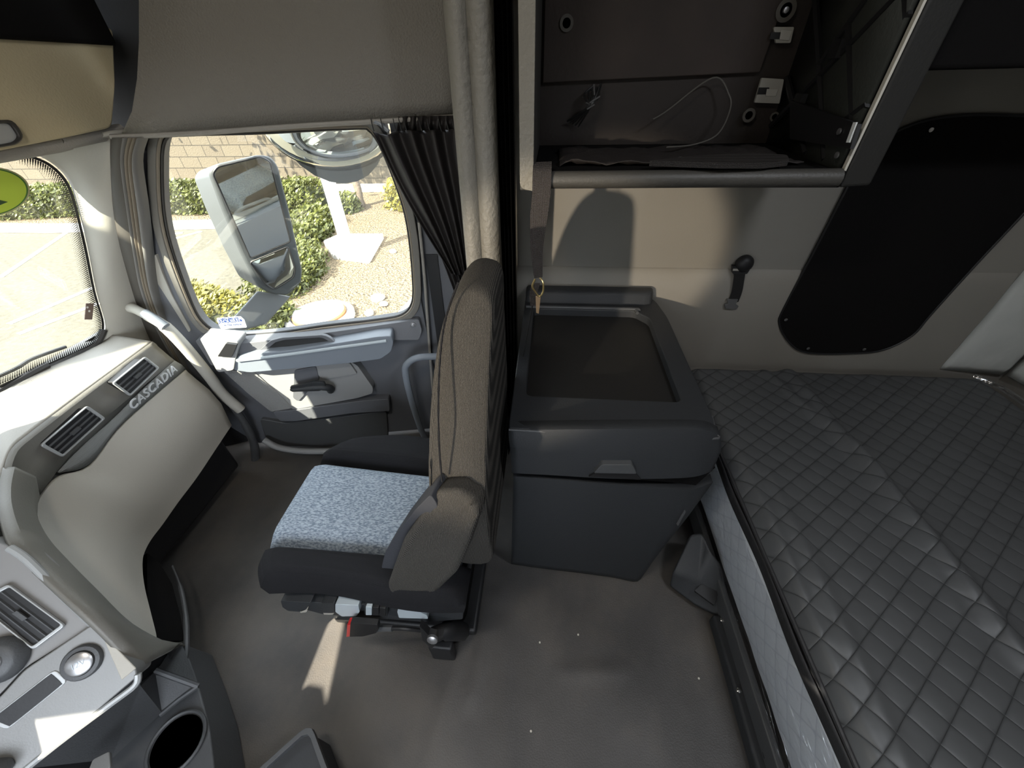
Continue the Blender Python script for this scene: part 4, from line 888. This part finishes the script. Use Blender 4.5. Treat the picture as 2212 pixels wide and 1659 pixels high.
# ================================================================== BUNK
bkx = .68
bu = empty('bunk_base', (1.3, .6, 0), 'dark steel bunk base with trim rail along the floor under the mattress', 'bunk base')
MB().box((bkx+.012, -.68, 0), (2.10, 1.58, .12)).build('box_base', black_m, bu, bevel=.005)
MB().box((.625, -.68, -.0), (.69, .60, .055)).build('floor_rail', char_m, bu, bevel=.01)
MB().box((.650, -.68, .04), (.672, 1.30, .122)).build('upright_rail', dkgrey, bu, bevel=.004)
MB().prism(rnd([V(1600, 1440, z=.06), V(1612, 1430, z=.06), V(1668, 1655, z=.06), V(1650, 1640, z=.06)], .005, 3), (0, 0, .004)).build('rail_slot', black_m, bu)
for a, b in ((1559, 1340), (1595, 1492)):
    MB().lathe([(.007, 0), (.007, .003), (.004, .005), (0, .005)], V(a, b, z=.06)+Vector((0, 0, .002)), (0, 0, 1), 12).build('bolt', chrome, bu)
hb = [V(1444, 1268, z=.02), V(1452, 1236, z=.10), V(1492, 1152, z=.20), V(1518, 1150, z=.20), V(1536, 1190, z=.19), V(1556, 1216, z=.17), V(1575, 1300, z=.07), V(1580, 1345, z=.03), V(1560, 1340, z=.03), V(1500, 1310, z=.02)]
cn = V(1508, 1255, z=.10)
hg = MB(); o = [*hb, cn]
hg.add(o+[Vector((p.x+.05, p.y+.05, 0)) for p in hb], [(i, (i+1) % 10, 10) for i in range(10)]+[(i, (i+1) % 10, 11+(i+1) % 10, 11+i) for i in range(10)])
cbk = hg.build('corner_bracket', char_m, bu, bevel=.012)
MB().prism(rnd([V(1499, 1278, z=.085), V(1514, 1264, z=.09), V(1551, 1280, z=.08), V(1541, 1309, z=.07)], .004, 3), (0, 0, .008)).build('bracket_slot', black_m, cbk)
# mattress
mt = empty('mattress', (1.35, .6, .12), 'dark quilted mattress with pale plastic-wrapped side on the bunk', 'mattress')
ZT = .445
ridges = [(V(1690, 790, z=ZT), V(2270, 1490, z=ZT), .034, .030), (V(1640, 790, z=ZT), V(1900, 1030, z=ZT), .014, .018), (V(1610, 985, z=ZT), V(1880, 1659, z=ZT), .006, .016),
          (V(1660, 1020, z=ZT), V(1960, 1659, z=ZT), .010, .022), (V(1860, 1010, z=ZT), V(2080, 1330, z=ZT), .008, .03), (V(1870, 800, z=ZT), V(2212, 1080, z=ZT), .007, .045)]
def mz(x, y):
    z = ZT+.008*noise.noise(Vector((x*2.2, y*2.2, 1)))+.003*noise.noise(Vector((x*9, y*9, 2)))
    p = Vector((x, y))
    for a, b, h_, w_ in ridges:
        a2 = Vector((a.x, a.y)); b2 = Vector((b.x, b.y)); t = max(0, min(1, (p-a2).dot(b2-a2)/(b2-a2).length_squared)); d = (p-(a2+(b2-a2)*t)).length
        z += h_*math.exp(-(d/w_)**2)*(.5+.5*math.sin(math.pi*t))
    # rounding toward the edges
    for e in (x-bkx, 1.985-x, 1.565-y):
        if e < .05: z -= .045*(1-max(0, e)/.05)**2
    return z
def edge_clip(x, y):
    # rounded far right corner
    cx, cy, r = 1.985-.16, 1.565-.16, .16
    if x > cx and y > cy:
        d = math.hypot(x-cx, y-cy)
        if d > r: x = cx+(x-cx)*r/d; y = cy+(y-cy)*r/d
    return x, y
rows = []
for j in range(161):
    r = []
    for i in range(121):
        x = bkx+(1.985-bkx)*i/120; y = -.66+(1.565+.66)*j/160; z = mz(x, y); x, y = edge_clip(x, y); r.append(Vector((x, y, z)))
    rows.append(r)
mc = MB().grid(rows).build('cover', quilt, mt, angle=80)
# side walls
rows = [[Vector((bkx-.004*math.sin(k*.5)+(.006 if z < .36 else -.006), -.66+2.225*k/60, z)) for k in range(61)] for z in (.405, .39, .365, .35)]
MB().grid(rows).build('piping', mat('piping', (.03, .03, .032), .5, .4, 60, dist=.004), mt, solid=.004, off=0, angle=80)
rows = []
for z in (.36, .33, .28, .22, .17, .13):
    rows.append([Vector((bkx+.003-.012*math.sin((.36-z)/.23*math.pi)+.003*noise.noise(Vector((k*.3, z*20, 0))), -.66+2.225*k/80, z)) for k in range(81)])
MB().grid(rows).build('side_panel', quilt_side, mt, angle=80)
MB().add([Vector((bkx+.02, -.66, .13)), Vector((1.98, -.66, .13)), Vector((1.98, 1.56, .13)), Vector((bkx+.02, 1.56, .13)), Vector((bkx+.02, -.66, .40)), Vector((1.98, -.66, .40)), Vector((1.97, 1.42, .40)), Vector((1.83, 1.555, .40)), Vector((bkx+.02, 1.56, .40))],
         [(0, 3, 2, 1), (0, 1, 5, 4), (1, 2, 7, 6, 5), (2, 3, 8, 7), (3, 0, 4, 8)]).build('core', MATS['piping'], mt, smooth=False)
MB().tube(spline([Vector((bkx+.004, -.66, .408)), Vector((bkx+.002, .5, .410)), Vector((bkx+.004, 1.545, .408))], 8), .006, 8).build('edge_cord', MATS['piping'], mt)
# plastic film over the side
film = glassmat('plastic_film', (.97, .98, 1.0), .24, .12)
bpn = film.node_tree.nodes.new('ShaderNodeBump'); nzn = film.node_tree.nodes.new('ShaderNodeTexNoise'); tcn = film.node_tree.nodes.new('ShaderNodeTexCoord'); mpn = film.node_tree.nodes.new('ShaderNodeMapping')
mpn.inputs['Scale'].default_value = (1, 1.2, 6); nzn.inputs['Scale'].default_value = 4; nzn.inputs['Distortion'].default_value = 1.5; bpn.inputs['Distance'].default_value = .03; bpn.inputs['Strength'].default_value = .9
film.node_tree.links.new(tcn.outputs['Object'], mpn.inputs[0]); film.node_tree.links.new(mpn.outputs[0], nzn.inputs['Vector']); film.node_tree.links.new(nzn.outputs['Fac'], bpn.inputs['Height'])
film.node_tree.links.new(bpn.outputs[0], film.node_tree.nodes['Glossy BSDF'].inputs['Normal'])
rows = []
for i in range(12):
    z = .37-.235*i/11
    rows.append([Vector((bkx-.014-.012*(i/11)-.008*noise.noise(Vector((k*.10+i*.15, i*.5, 7))), -.66+2.22*k/110, z)) for k in range(111)])
MB().grid(rows).build('plastic_film', film, mt, angle=80)
# small torn plastic at the far corner
MB().tube([Vector((1.93, 1.545, .445)), Vector((1.985, 1.47, .443)), Vector((1.997, 1.35, .44)), Vector((1.997, .9, .44))], .012, 8).build('plastic_roll', film, mt)
# ================================================================== WINDOW COVER BOARD
wc = empty('window_cover', V(1870, 500, y=1.58), 'large black felt board with rounded corners screwed over the sleeper window', 'window cover')
oc_ = [(1832, 400), (1870, 330), (1935, 285), (2010, 258), (2100, 248), (2212, 250), (2330, 258), (2330, 330), (2212, 460), (2100, 580), (2010, 680), (1970, 725), (1910, 755), (1850, 763), (1745, 762), (1705, 740), (1683, 700), (1693, 665), (1760, 540)]
oo = spline([V(a, b, y=1.585) for a, b in oc_], 4, True)
MB().prism(oo, (0, .012, 0)).build('board', blk_felt, wc, bevel=.004, angle=60)
MB().tube([p+Vector((0, -.001, 0)) for p in oo], .004, 6, True).build('board_edge', black_m, wc)
for a, b in ((1745, 752), (1866, 754), (2010, 280), (1697, 690)):
    MB().lathe([(.008, 0), (.007, .004), (0, .006)], V(a, b, y=1.58), (0, -1, 0), 12).build('screw', chrome, wc)
# upper bunk / valance, dark, at the top right
tag(MB().box((.82, 1.18, 1.535), (2.10, 1.59, 2.26)).build('upper_bunk', blk_felt, None, bevel=.01), 'black folded upper bunk above the window board, top right corner', 'bunk')
# ================================================================== WALL BUCKLE STRAP
ws_ = empty('tie_down_strap', V(1605, 560, y=1.57), 'short black tie-down strap with dome cover and side-release buckle on the wall', 'strap')
d_ = V(1607, 568, y=1.585)
MB().lathe([(.034, 0), (.034, .010), (.028, .022), (.016, .029), (0, .031)], d_, (0, -1, 0), 24).build('dome_cover', black_m, ws_)
MB().prism(rnd([V(1583, 575, y=1.572), V(1583, 592, y=1.57), V(1614, 592, y=1.57), V(1622, 580, y=1.572)], .004, 3), (0, .02, 0)).build('cover_lip', black_m, ws_, bevel=.003)
MB().strap(spline([V(1600, 580, y=1.572), V(1597, 600, y=1.570), V(1592, 630, y=1.575), V(1584, 652, y=1.58)], 4), (.021, 0, 0), (0, .003, 0)).build('webbing', mat('strap_black', (.02, .02, .02), .8, .8, 200, kind='weave', dist=.002), ws_)
MB().box(tuple(V(1586, 583, y=1.568)-Vector((.004, 0, .004))), tuple(V(1613, 583, y=1.568)+Vector((0, .004, .003)))).build('label_strip', white_pl, ws_)
MB().prism(rnd([V(1570, 647, y=1.572), V(1595, 647, y=1.572), V(1589, 658, y=1.572), V(1596, 662, y=1.572), V(1590, 669, y=1.572), V(1567, 667, y=1.572), V(1565, 658, y=1.572), V(1573, 656, y=1.572)], .002, 2), (0, .010, 0)).build('buckle', mat('buckle_plastic', (.10, .10, .10), .35), ws_, bevel=.002)
# ================================================================== FLOOR TRAY BOTTOM
tr_ = empty('floor_tray', (-.68, .05, 0), 'dark plastic tray with raised rim at the bottom edge of the photo', 'tray')
tz = .17
to_ = [V(560, 1659, z=tz), V(657, 1572, z=tz), V(674, 1571, z=tz), V(710, 1668, z=tz), V(760, 1830, z=tz), V(400, 1830, z=tz)]
tor = rnd(to_, .008, 3); tcn_ = sum(to_, Vector())/6
MB().ring(resamp(tor, 60), resamp([p+(tcn_-p).normalized()*.014 for p in tor], 60), (0, 0, -.02)).build('rim', dkgrey, tr_, bevel=.003)
MB().prism([p+(tcn_-p).normalized()*.010+Vector((0, 0, -.018)) for p in tor], (0, 0, -.150)).build('tray_body', char_m, tr_)
# ================================================================== DEBRIS on the floor
for k, (a, b) in enumerate(((1147, 1579), (1249, 1371), (1166, 1388), (1510, 1465))):
    c = V(a, b, z=.0)
    tag(MB().lathe([(0, 0), (.0035, .001), (.003, .004), (0, .005)], Vector((c.x, c.y, fz(c.x, c.y)+.001)), (0, 0, 1), 7).build('floor_crumb', mat('crumb', (.6, .58, .5), .7)),
        ('white crumb on the wrinkled rubber near the bottom edge', 'tiny pale speck on the floor in front of the fridge door', 'tiny pale speck on the floor left of the dusty scuff', 'faint speck on the floor near the bunk rail')[k], 'crumb')
#@@OUT
# ================================================================== OUTSIDE
G = -1.15
MB_ = MB().add([Vector((-60, -30, G)), Vector((30, -30, G)), Vector((30, 40, G)), Vector((-60, 40, G))], [(0, 1, 2, 3)])
gr = MB_.build('ground', asphalt, None, smooth=False, solid=.2, off=-1); struct(gr, 'pale asphalt parking lot')
def g(px, py, z=G): return V(px, py, z=z)
bed = [g(352, 484), g(640, 476), g(655, 560), g(560, 660), g(440, 655), g(425, 700), Vector((-3.9, 3.3, G)), Vector((-1.0, 3.3, G)), Vector((6, 6, G)), Vector((6, 20, G)), Vector((-30, 20, G)), Vector((-30, 9.0, G)), g(200, 505), g(300, 492)]
bed = [g(170, 494), g(640, 482), Vector((-5.3, 8.4, G)), g(600, 640), g(440, 652), g(420, 700), Vector((-3.9, 3.0, G)), Vector((8, 3.0, G)), Vector((8, 22, G)), Vector((-30, 22, G)), Vector((-30, 8.6, G))]
struct(MB().prism([p+Vector((0, 0, .012)) for p in bed], (0, 0, .05)).build('planting_bed', mulch, None, smooth=False), 'sunlit mulch planting bed beyond the window')
cu = MB(); cp = [Vector((-30, 8.45, G)), g(120, 500), g(350, 494), g(640, 486), Vector((-6.2, 9.2, G))]
for i in range(len(cp)-1):
    a, b = cp[i], cp[i+1]; cu.add([a+Vector((0, -.15, 0)), b+Vector((0, -.15, 0)), b+Vector((0, .12, 0)), a+Vector((0, .12, 0))]+[q+Vector((0, 0, .15)) for q in (a+Vector((0, -.12, 0)), b+Vector((0, -.12, 0)), b+Vector((0, .12, 0)), a+Vector((0, .12, 0)))],
        [(0, 1, 2, 3), (4, 5, 6, 7), (0, 1, 5, 4), (1, 2, 6, 5), (2, 3, 7, 6), (3, 0, 4, 7)])
tag(cu.build('curb', concrete, None, bevel=.02), 'white concrete curb along the parking lot', 'curb')
for k, (a, b, lb_k) in enumerate((((0, 600), (143, 503), 'painted parking line farthest left beyond the windshield'), ((20, 700), (200, 622), 'painted parking line crossing the middle of the windshield view'), ((40, 722), (215, 655), 'painted parking line nearest the dashboard'), ((366, 507), (395, 503), 'short painted stripe beside the curb, upper'), ((362, 520), (435, 500), 'short painted stripe beside the curb, lower'))):
    A, B = g(*a), g(*b); d = (B-A).normalized(); s_ = Vector((-d.y, d.x, 0))*.05
    tag(MB().prism([A-s_+Vector((0, 0, .002)), B-s_+Vector((0, 0, .002)), B+s_+Vector((0, 0, .002)), A+s_+Vector((0, 0, .002))], (0, 0, .004)).build('parking_line', paintline, None, smooth=False), lb_k, 'parking line', None)
# block wall
bw = MB().box((-45, 13.0, G), (10, 13.3, 4.2)).build('block_wall', block_m, None, smooth=False); tag(bw, 'tan split-face block wall behind the hedges', 'wall')
tag(MB().box((-45, 11.9, G), (-3.6, 12.97, G+.07)).build('sunlit_foot_strip', concrete, None, bevel=.01), 'pale strip painted in for the sunlit foot of the block wall', 'sunlit_foot_strip')  # pale strip painted in as the sunlit foot of the wall
# hedges: leafy crowns
def bush(name, segs, h, rad, m, n, label, group=None, size=.05):
    """segs: ground points of the hedge line"""
    mb = MB(); rng = random.Random(len(label))
    P = resamp(segs, 40, False) if len(segs) > 1 else segs*40
    for k in range(n):
        c = P[rng.randrange(40)]+Vector((rng.uniform(-.1, .1), rng.uniform(-.1, .1), 0))
        # random point on the shell of a squashed box-ish crown
        a = rng.uniform(0, 2*math.pi); e = rng.uniform(-.2, 1)**1
        e = math.asin(max(-1, min(1, e))); rr = rad*(1+.22*noise.noise(Vector((c.x*2, c.y*2, a)))+rng.uniform(-.18, .05))
        q = c+Vector((rr*math.cos(a)*math.cos(e)**.6, rr*math.sin(a)*math.cos(e)**.6, h*.12+h*.85*max(0, math.sin(e))**.8*(1+.15*noise.noise(Vector((c.x*3, c.y*3, 5))))+rng.uniform(0, .06)))
        nrm = Vector((rng.gauss(0, 1), rng.gauss(0, 1)-.3, rng.gauss(.4, 1))).normalized(); u = nrm.orthogonal().normalized(); w = nrm.cross(u)
        s_ = size*rng.uniform(.6, 1.3)
        mb.add([q-u*s_, q-w*s_*.45, q+u*s_, q+w*s_*.45], [(0, 1, 2, 3)])
    root = empty(name, segs[0], label, 'bush', group)
    mb.build('foliage', m, root, smooth=False)
    core = MB()
    prof_ = [(rad*.75, 0), (rad*.85, h*.35), (rad*.6, h*.75), (0, h*.85)]
    for q in resamp(segs, max(2, int(len(segs)*4)), False) if len(segs) > 1 else segs: core.lathe(prof_, q, (0, 0, 1), 10)
    core.build('branches', mat('hedge_core', (.03, .032, .012), .9), root, smooth=True)
    return root
bush('hedge', [Vector((-14, 9.25, G)), g(200, 465), g(335, 463)], .75, .42, leaf_m, 9000, 'long clipped hedge behind the curb, seen through the windshield corner')
bush('hedge', [g(395, 462), g(470, 460)], .75, .42, leaf_m, 4200, 'clipped hedge behind the curb at the left edge of the passenger window')
bush('hedge', [g(590, 463), g(640, 460), g(690, 462)], .78, .5, leaf_m, 6000, 'tall clipped hedge between the mirror and the lamp post')
bush('hedge', [Vector((-5.4, 8.9, G)), Vector((-5.15, 8.0, G)), Vector((-5.05, 7.2, G))], .45, .42, leaf_m, 6500, 'hedge row left of the lamp post pad, running toward the truck')
bush('hedge', [Vector((-4.55, 6.6, G)), Vector((-4.2, 5.9, G)), Vector((-4.25, 5.2, G))], .40, .40, leaf_m, 6500, 'hedge behind the lower end of the side mirror', None, .042)
bush('hedge', [Vector((-5.4, 4.75, G)), Vector((-4.9, 4.5, G)), Vector((-4.3, 4.25, G))], .42, .36, leaf2_m, 6500, 'yellow-green hedge below the side mirror at the window sill', None, .04)
bush('hedge', [g(600, 705), g(570, 725)], .35, .25, leaf_m, 3000, 'small green shrub left of the round concrete cover', None, .04)
bush('hedge', [g(868, 452), g(900, 455)], .70, .38, leaf2_m, 3500, 'yellow-green shrub at the right edge of the window view')
bush('hedge', [g(750, 462)], .45, .30, leaf_m, 1800, 'small shrub at the foot of the tree trunk')
# tree
tr = empty('tree', g(780, 452), 'slender tree trunk with bark in front of the block wall', 'tree')
b0 = g(780, 452)
MB().tube(spline([b0, b0+Vector((.05, 0, .5)), b0+Vector((-.04, .05, 1.1)), b0+Vector((.03, .1, 1.8)), b0+Vector((.0, .1, 3.4))], 5), [.12]*3+[.09]*6+[.085]*6+[.08]*6, 12).build('trunk', bark, tr)
mbt = MB(); rng = random.Random(3)
for k in range(5200):
    c = b0+Vector((rng.gauss(-1.0, 2.2), rng.gauss(.3, 1.0), rng.gauss(4.4, .8))); u = Vector((rng.gauss(0, 1), rng.gauss(0, 1), rng.gauss(0, 1))).normalized(); w = u.orthogonal().normalized()
    mbt.add([c-u*.12, c-w*.06, c+u*.12, c+w*.06], [(0, 1, 2, 3)])
mbt.build('crown', leaf_m, tr, smooth=False)
# lamp post and pad
pdp = [g(703, 536), g(738, 520), g(832, 520), g(800, 577), g(722, 566)]
tag(MB().prism(rnd([p+Vector((0, 0, .05)) for p in pdp], .05, 3), (0, 0, .10)).build('concrete_pad', concrete, None, bevel=.02), 'white concrete pad under the lamp post', 'pad')
lp = empty('lamp_post', g(752, 540), 'square white lamp post standing on the concrete pad', 'lamp post')
c = g(754, 545, G+.15)
MB().box((c.x-.085, c.y-.085, G+.15), (c.x+.085, c.y+.085, 4.6)).build('pole', postwhite, lp, bevel=.015)
MB().lathe([(.17, 0), (.17, .04), (.12, .07), (0, .08)], Vector((c.x, c.y, G+.15)), (0, 0, 1), 20).build('base_plate', postwhite, lp)
# round cover
mc_ = empty('utility_cover', g(690, 682), 'round white concrete utility cover with ring, below the window', 'utility cover')
c = g(692, 684, G+.1)
MB().lathe([(.46, -.1), (.46, .02), (.42, .05), (.38, .05), (.36, .02)], c, (0, 0, 1), 40).build('outer_ring', concrete, mc_)
MB().lathe([(.355, -.05), (.355, .06), (.34, .075)], c, (0, 0, 1), 40).build('rust_rim', mat('rust', (.30, .15, .06), .8), mc_)
MB().lathe([(.345, .05), (.335, .085), (0, .088)], c, (0, 0, 1), 40).build('lid', postwhite, mc_)
# rocks
for k, (a, b, s_, lb_k) in enumerate(((850, 553, .07, 'round pale rock on the mulch right of the lamp post pad'), (820, 655, .11, 'pale rock near the lower right corner of the window'), (800, 688, .07, 'white rock beside the round utility cover'), (832, 668, .06, 'smallest pale rock by the concrete path'))):
    rk = bmesh.new(); bmesh.ops.create_icosphere(rk, subdivisions=3, radius=s_)
    for v in rk.verts: v.co = v.co*(1+.3*noise.noise(v.co*8/s_*.1+Vector((k, 0, 0)))); v.co.z *= .6
    me = bpy.data.meshes.new('rock'); rk.to_mesh(me); rk.free(); o = bpy.data.objects.new('rock', me); o.location = g(a, b)+Vector((0, 0, .09)); COL.objects.link(o); me.materials.append(concrete)
    me.polygons.foreach_set('use_smooth', [True]*len(me.polygons)); tag(o, lb_k, 'rock')
tag(MB().prism([p+Vector((0, 0, .04)) for p in (g(905, 640), g(850, 700), g(1000, 760), g(1000, 600))], (0, 0, .06)).build('concrete_path', concrete, None, bevel=.01), 'white concrete path below the rear corner of the passenger window', 'path')
# ================================================================== SIDE MIRROR
mr = empty('side_mirror', V(600, 640, y=1.9), 'tall grey truck side mirror with convex lower glass outside the window', 'mirror')
MP = plane3(V(465, 365, y=1.80), V(600, 350, y=1.95), V(590, 620, y=1.88))
def Mq(px, py, o=0.0): return V(px, py, pl=MP, off=o)
ho = [Mq(452, 372), Mq(466, 354), Mq(560, 333), Mq(585, 336), Mq(602, 356), Mq(628, 460), Mq(655, 585), Mq(652, 612), Mq(622, 640), Mq(588, 636), Mq(558, 620), Mq(520, 545), Mq(480, 450)]
hr = rnd(ho, .02, 3)
bkv = Vector((-.155, .05, 0))
hb_ = [p+bkv+(sum(hr, Vector())/len(hr)-p)*.12 for p in hr]
mgrey = mat('mirror_housing', (.075, .082, .085), .45)
MB().loft(hr, hb_).build('housing', mgrey, mr, bevel=.012, seg=3)
g1 = rnd([Mq(462, 376, .004), Mq(472, 362, .004), Mq(562, 340, .004), Mq(582, 350, .004), Mq(626, 520, .004), Mq(541, 556, .004)], .012, 3)
MB().prism(g1, MP[0]*.003).build('main_glass', mirror_m, mr, bevel=.001)
cvx = rnd([Mq(542, 567, .004), Mq(622, 534, .004), Mq(636, 580, .004), Mq(632, 598, .004), Mq(592, 624, .004), Mq(574, 612, .004)], .014, 3)
cc_ = sum(cvx, Vector())/len(cvx); mbx = MB(); rgs = [cvx]
for s_, hgt in ((.8, .006), (.55, .011), (.28, .014)): rgs.append([cc_+(p-cc_)*s_+MP[0]*hgt for p in cvx])
mbx.grid([r+[r[0]] for r in rgs]); top_ = len(mbx.v); mbx.f.append(tuple(range(3*(len(cvx)+1), 3*(len(cvx)+1)+len(cvx)))); mbx.build('convex_glass', mirror_m, mr, angle=80)
MB().tube([p+(p-sum(g1, Vector())/len(g1)).normalized()*.004 for p in g1], .005, 6, True).build('glass_bezel', black_m, mr)
MB().tube([p+(p-cc_).normalized()*.004 for p in cvx], .005, 6, True).build('glass_bezel', black_m, mr)
arm_ = [Mq(556, 628, -.03), Mq(628, 640, -.03), Mq(575, 700, -.02), Mq(500, 720, .0), Mq(480, 712, .0), Mq(520, 668, -.02)]
MB().prism(arm_, (-.03, .03, -.02)).build('mirror_arm', mat('arm_grey', (.17, .18, .19), .5), mr, bevel=.008)
# look-down mirror
ld = empty('look_down_mirror', (-.89, 1.78, 1.40), 'round convex look-down mirror hanging above the passenger window', 'mirror')
rows = []
for i in range(13):
    th = math.pi/2*i/12; rows.append([Vector((-.90+.275*math.cos(a*math.pi/20)*math.cos(th), 1.77-.11*math.sin(th), 1.415+.165*math.sin(a*math.pi/20)*math.cos(th))) for a in range(41)])
MB().grid(rows).build('convex_glass', mirror_m, ld, angle=80)
MB().tube([Vector((-.90+.278*math.cos(a*math.pi/20), 1.772, 1.415+.168*math.sin(a*math.pi/20))) for a in range(40)], .008, 8, True).build('rim', black_m, ld)
MB().lathe([(.24, 0), (.20, .05), (0, .08)], Vector((-.9, 1.775, 1.43)), (0, 1, 0), 24).build('back_shell', mgrey, ld)
# cab outer skin (what the mirrors see) 
ck_ = MB(); ck_.box((-.50, 1.66, -.5), (2.2, 1.70, 2.4)); 
tag(ck_.build('cab_side_skin', mat('cab_paint', (.50, .48, .42), .35, coat=.3), None), 'pale outer body panel of the sleeper, seen only in the mirrors', 'body panel')
# wiper + windshield stickers
tag(MB().tube(spline([Vector((-1.93, .55, .80)), V(0, 812, x=-1.84), V(70, 775, x=-1.84), V(142, 749, x=-1.84)], 5), .006, 6).build('wiper', black_m), 'black windshield wiper resting along the base of the windshield', 'wiper')
gs = empty('round_sticker', V(0, 412, pl=WS), 'large lime-green oval sticker with green border on the windshield', 'sticker')
ce = V(-28, 415, pl=WS, off=.006); ux = Vector((0, 1, 0)); uz = Vector((.27, 0, 1)).normalized()
el = lambda a, b, o=0: [ce+ux*a*math.cos(t*math.pi/32)+uz*b*math.sin(t*math.pi/32)+WS[0]*o for t in range(64)]
e_w = (V(67, 405, pl=WS)-V(-28, 405, pl=WS)).length; e_h = (V(0, 372, pl=WS)-V(0, 460, pl=WS)).length/2*1.12
MB().prism(el(e_w, e_h), WS[0]*.001).build('pale_border', mat('st_tan', (.62, .55, .30), .5), gs, smooth=False)
MB().prism(el(e_w*.95, e_h*.95, .0011), WS[0]*.0006).build('green_border', mat('st_green', (.08, .22, .03), .5), gs, smooth=False)
MB().prism(el(e_w*.90, e_h*.90, .0018), WS[0]*.0006).build('lime_field', mat('st_lime', (.62, .78, .06), .5), gs, smooth=False)
MB().prism([V(-30, 425, pl=WS, off=.009), V(17, 436, pl=WS, off=.009), V(-10, 447, pl=WS, off=.009), V(-30, 440, pl=WS, off=.009)], WS[0]*.0005).build('dark_mark', mat('st_dark', (.03, .09, .02), .5), gs, smooth=False)
tb = empty('toll_tag', V(192, 672, pl=WS), 'small brown tag stuck low on the windshield near the pillar', 'tag')
MB().prism(pts([(185, 655), (202, 655), (198, 690), (182, 690)], pl=WS, off=.006), WS[0]*.002).build('tag_card', mat('tag_brown', (.16, .11, .09), .6), tb, smooth=False)
for a, b in ((189, 664), (193, 672)): MB().lathe([(.004, 0), (0, .001)], V(a, b, pl=WS, off=.0085), WS[0], 10).build('tag_dot', paintline, tb)
#@@LIGHT
# ================================================================== LIGHT
SUN_AZ = Vector((.53, .85, 0)).normalized(); ELEV = R(41)
sd = (SUN_AZ*math.cos(ELEV)-Vector((0, 0, math.sin(ELEV)))).normalized()
sl_ = bpy.data.lights.new('sun', 'SUN'); sl_.energy = 13.0; sl_.angle = R(.53); sl_.color = (1, .93, .78)
so_ = bpy.data.objects.new('sun', sl_); COL.objects.link(so_); so_.rotation_euler = sd.to_track_quat('-Z', 'Y').to_euler()
W = bpy.data.worlds.new('world'); SC.world = W; W.use_nodes = True; nt = W.node_tree; bg = nt.nodes['Background']
sky = nt.nodes.new('ShaderNodeTexSky'); sky.sky_type = 'HOSEK_WILKIE'; sky.sun_direction = -sd; sky.turbidity = 3.5; sky.ground_albedo = .3
mixn = nt.nodes.new('ShaderNodeMix'); mixn.data_type = 'RGBA'; mixn.inputs[0].default_value = .65; mixn.inputs[7].default_value = (.86, .92, 1.0, 1)
nt.links.new(sky.outputs[0], mixn.inputs[6]); nt.links.new(mixn.outputs[2], bg.inputs[0]); bg.inputs[1].default_value = 6.2
# added unseen truck-shaped boxes on the driver side block sun from the cab
PERP = Vector((SUN_AZ.y, -SUN_AZ.x, 0))
def uv(u, a, z): return PERP*u+SUN_AZ*a+Vector((0, 0, z))
for nm, u0, u1, a0, a1, top, lb_k in (('front_sun_blocker', -4.2, -1.87, -5.2, -2.2, 3.3, 'unseen truck-shaped box added ahead on the driver side to block sun'), ('side_sun_blocker', -.62, .75, -6.0, -2.8, 3.4, 'unseen van-shaped box added beside the driver window to block sun')):
    rt_ = empty(nm, uv((u0+u1)/2, (a0+a1)/2, G), lb_k, 'sun blocker')
    q = [uv(u0, a0, G+.5), uv(u1, a0, G+.5), uv(u1, a1, G+.5), uv(u0, a1, G+.5)]
    MB().prism(q, (0, 0, top-G-.5)).build('box_body', mat('blocker_white', (.45, .45, .44), .5), rt_, bevel=.03)
    for uu in (u0+.15, u1-.15):
        for aa in (a0+.6, a1-.6): MB().lathe([(.48, -.13), (.5, -.1), (.5, .1), (.48, .13), (0, .13)], uv(uu, aa, G+.5), PERP, 24).build('wheel', rubber, rt_)
# silver sheet added unseen on the windshield to shape the sun patches
def wsp(y, z, o=0.012): return Vector((-1.66+(z-.82)*.27+o, y, z))
ss = [wsp(-.60, .86), wsp(.42, .86), wsp(.45, .94), wsp(.72, 1.375), wsp(-.60, 1.375)]
tag(MB().prism(ss, (.004, 0, 0)).build('added_sunshade', silver_m, None, smooth=False), 'unseen silver sheet added over the driver half of the windshield to block sun', 'added_sunshade')
# added spot lamp outside for the warm light patches on the sleeper wall
sp_l = bpy.data.lights.new('wall_patch_spot', 'SPOT'); sp_l.energy = 270; sp_l.color = (1, .86, .66); sp_l.shadow_soft_size = .04; sp_l.spot_size = R(12); sp_l.spot_blend = .35
go = bpy.data.objects.new('wall_patch_spot', sp_l); COL.objects.link(go); go.location = (-1.42, -2.28, 1.36)
go.rotation_euler = (Vector((.24, 1.6, .97))-go.location).to_track_quat('-Z', 'Y').to_euler()
def dome(name, loc, power, label, col=(1, .93, .82), size=.28):  # unseen fill lamps added on the ceiling to brighten the interior
    r_ = empty(name, loc, label, 'added fill lamp')
    MB().box((loc[0]-size/2-.03, loc[1]-.09, loc[2]), (loc[0]+size/2+.03, loc[1]+.09, loc[2]+.03)).build('housing', vinyl, r_, bevel=.008)
    l = bpy.data.lights.new(name, 'AREA'); l.shape = 'RECTANGLE'; l.size = size; l.size_y = .14; l.energy = power; l.color = col
    o = bpy.data.objects.new('lamp', l); COL.objects.link(o); o.parent = r_; o.location = (0, 0, -.006)
dome('sleeper_fill', (.95, .1, 2.25), 6.0, 'unseen ceiling fill lamp added above the bunk', (.90, .94, 1.0))
dome('cab_fill', (-.45, .0, 2.25), 5.0, 'unseen ceiling fill lamp added above the front seats', (1, .93, .82))
SC.view_settings.view_transform = 'Standard'; SC.view_settings.look = 'None'; SC.view_settings.gamma = 1; SC.view_settings.use_curve_mapping = False
SC.view_settings.exposure = 0.95
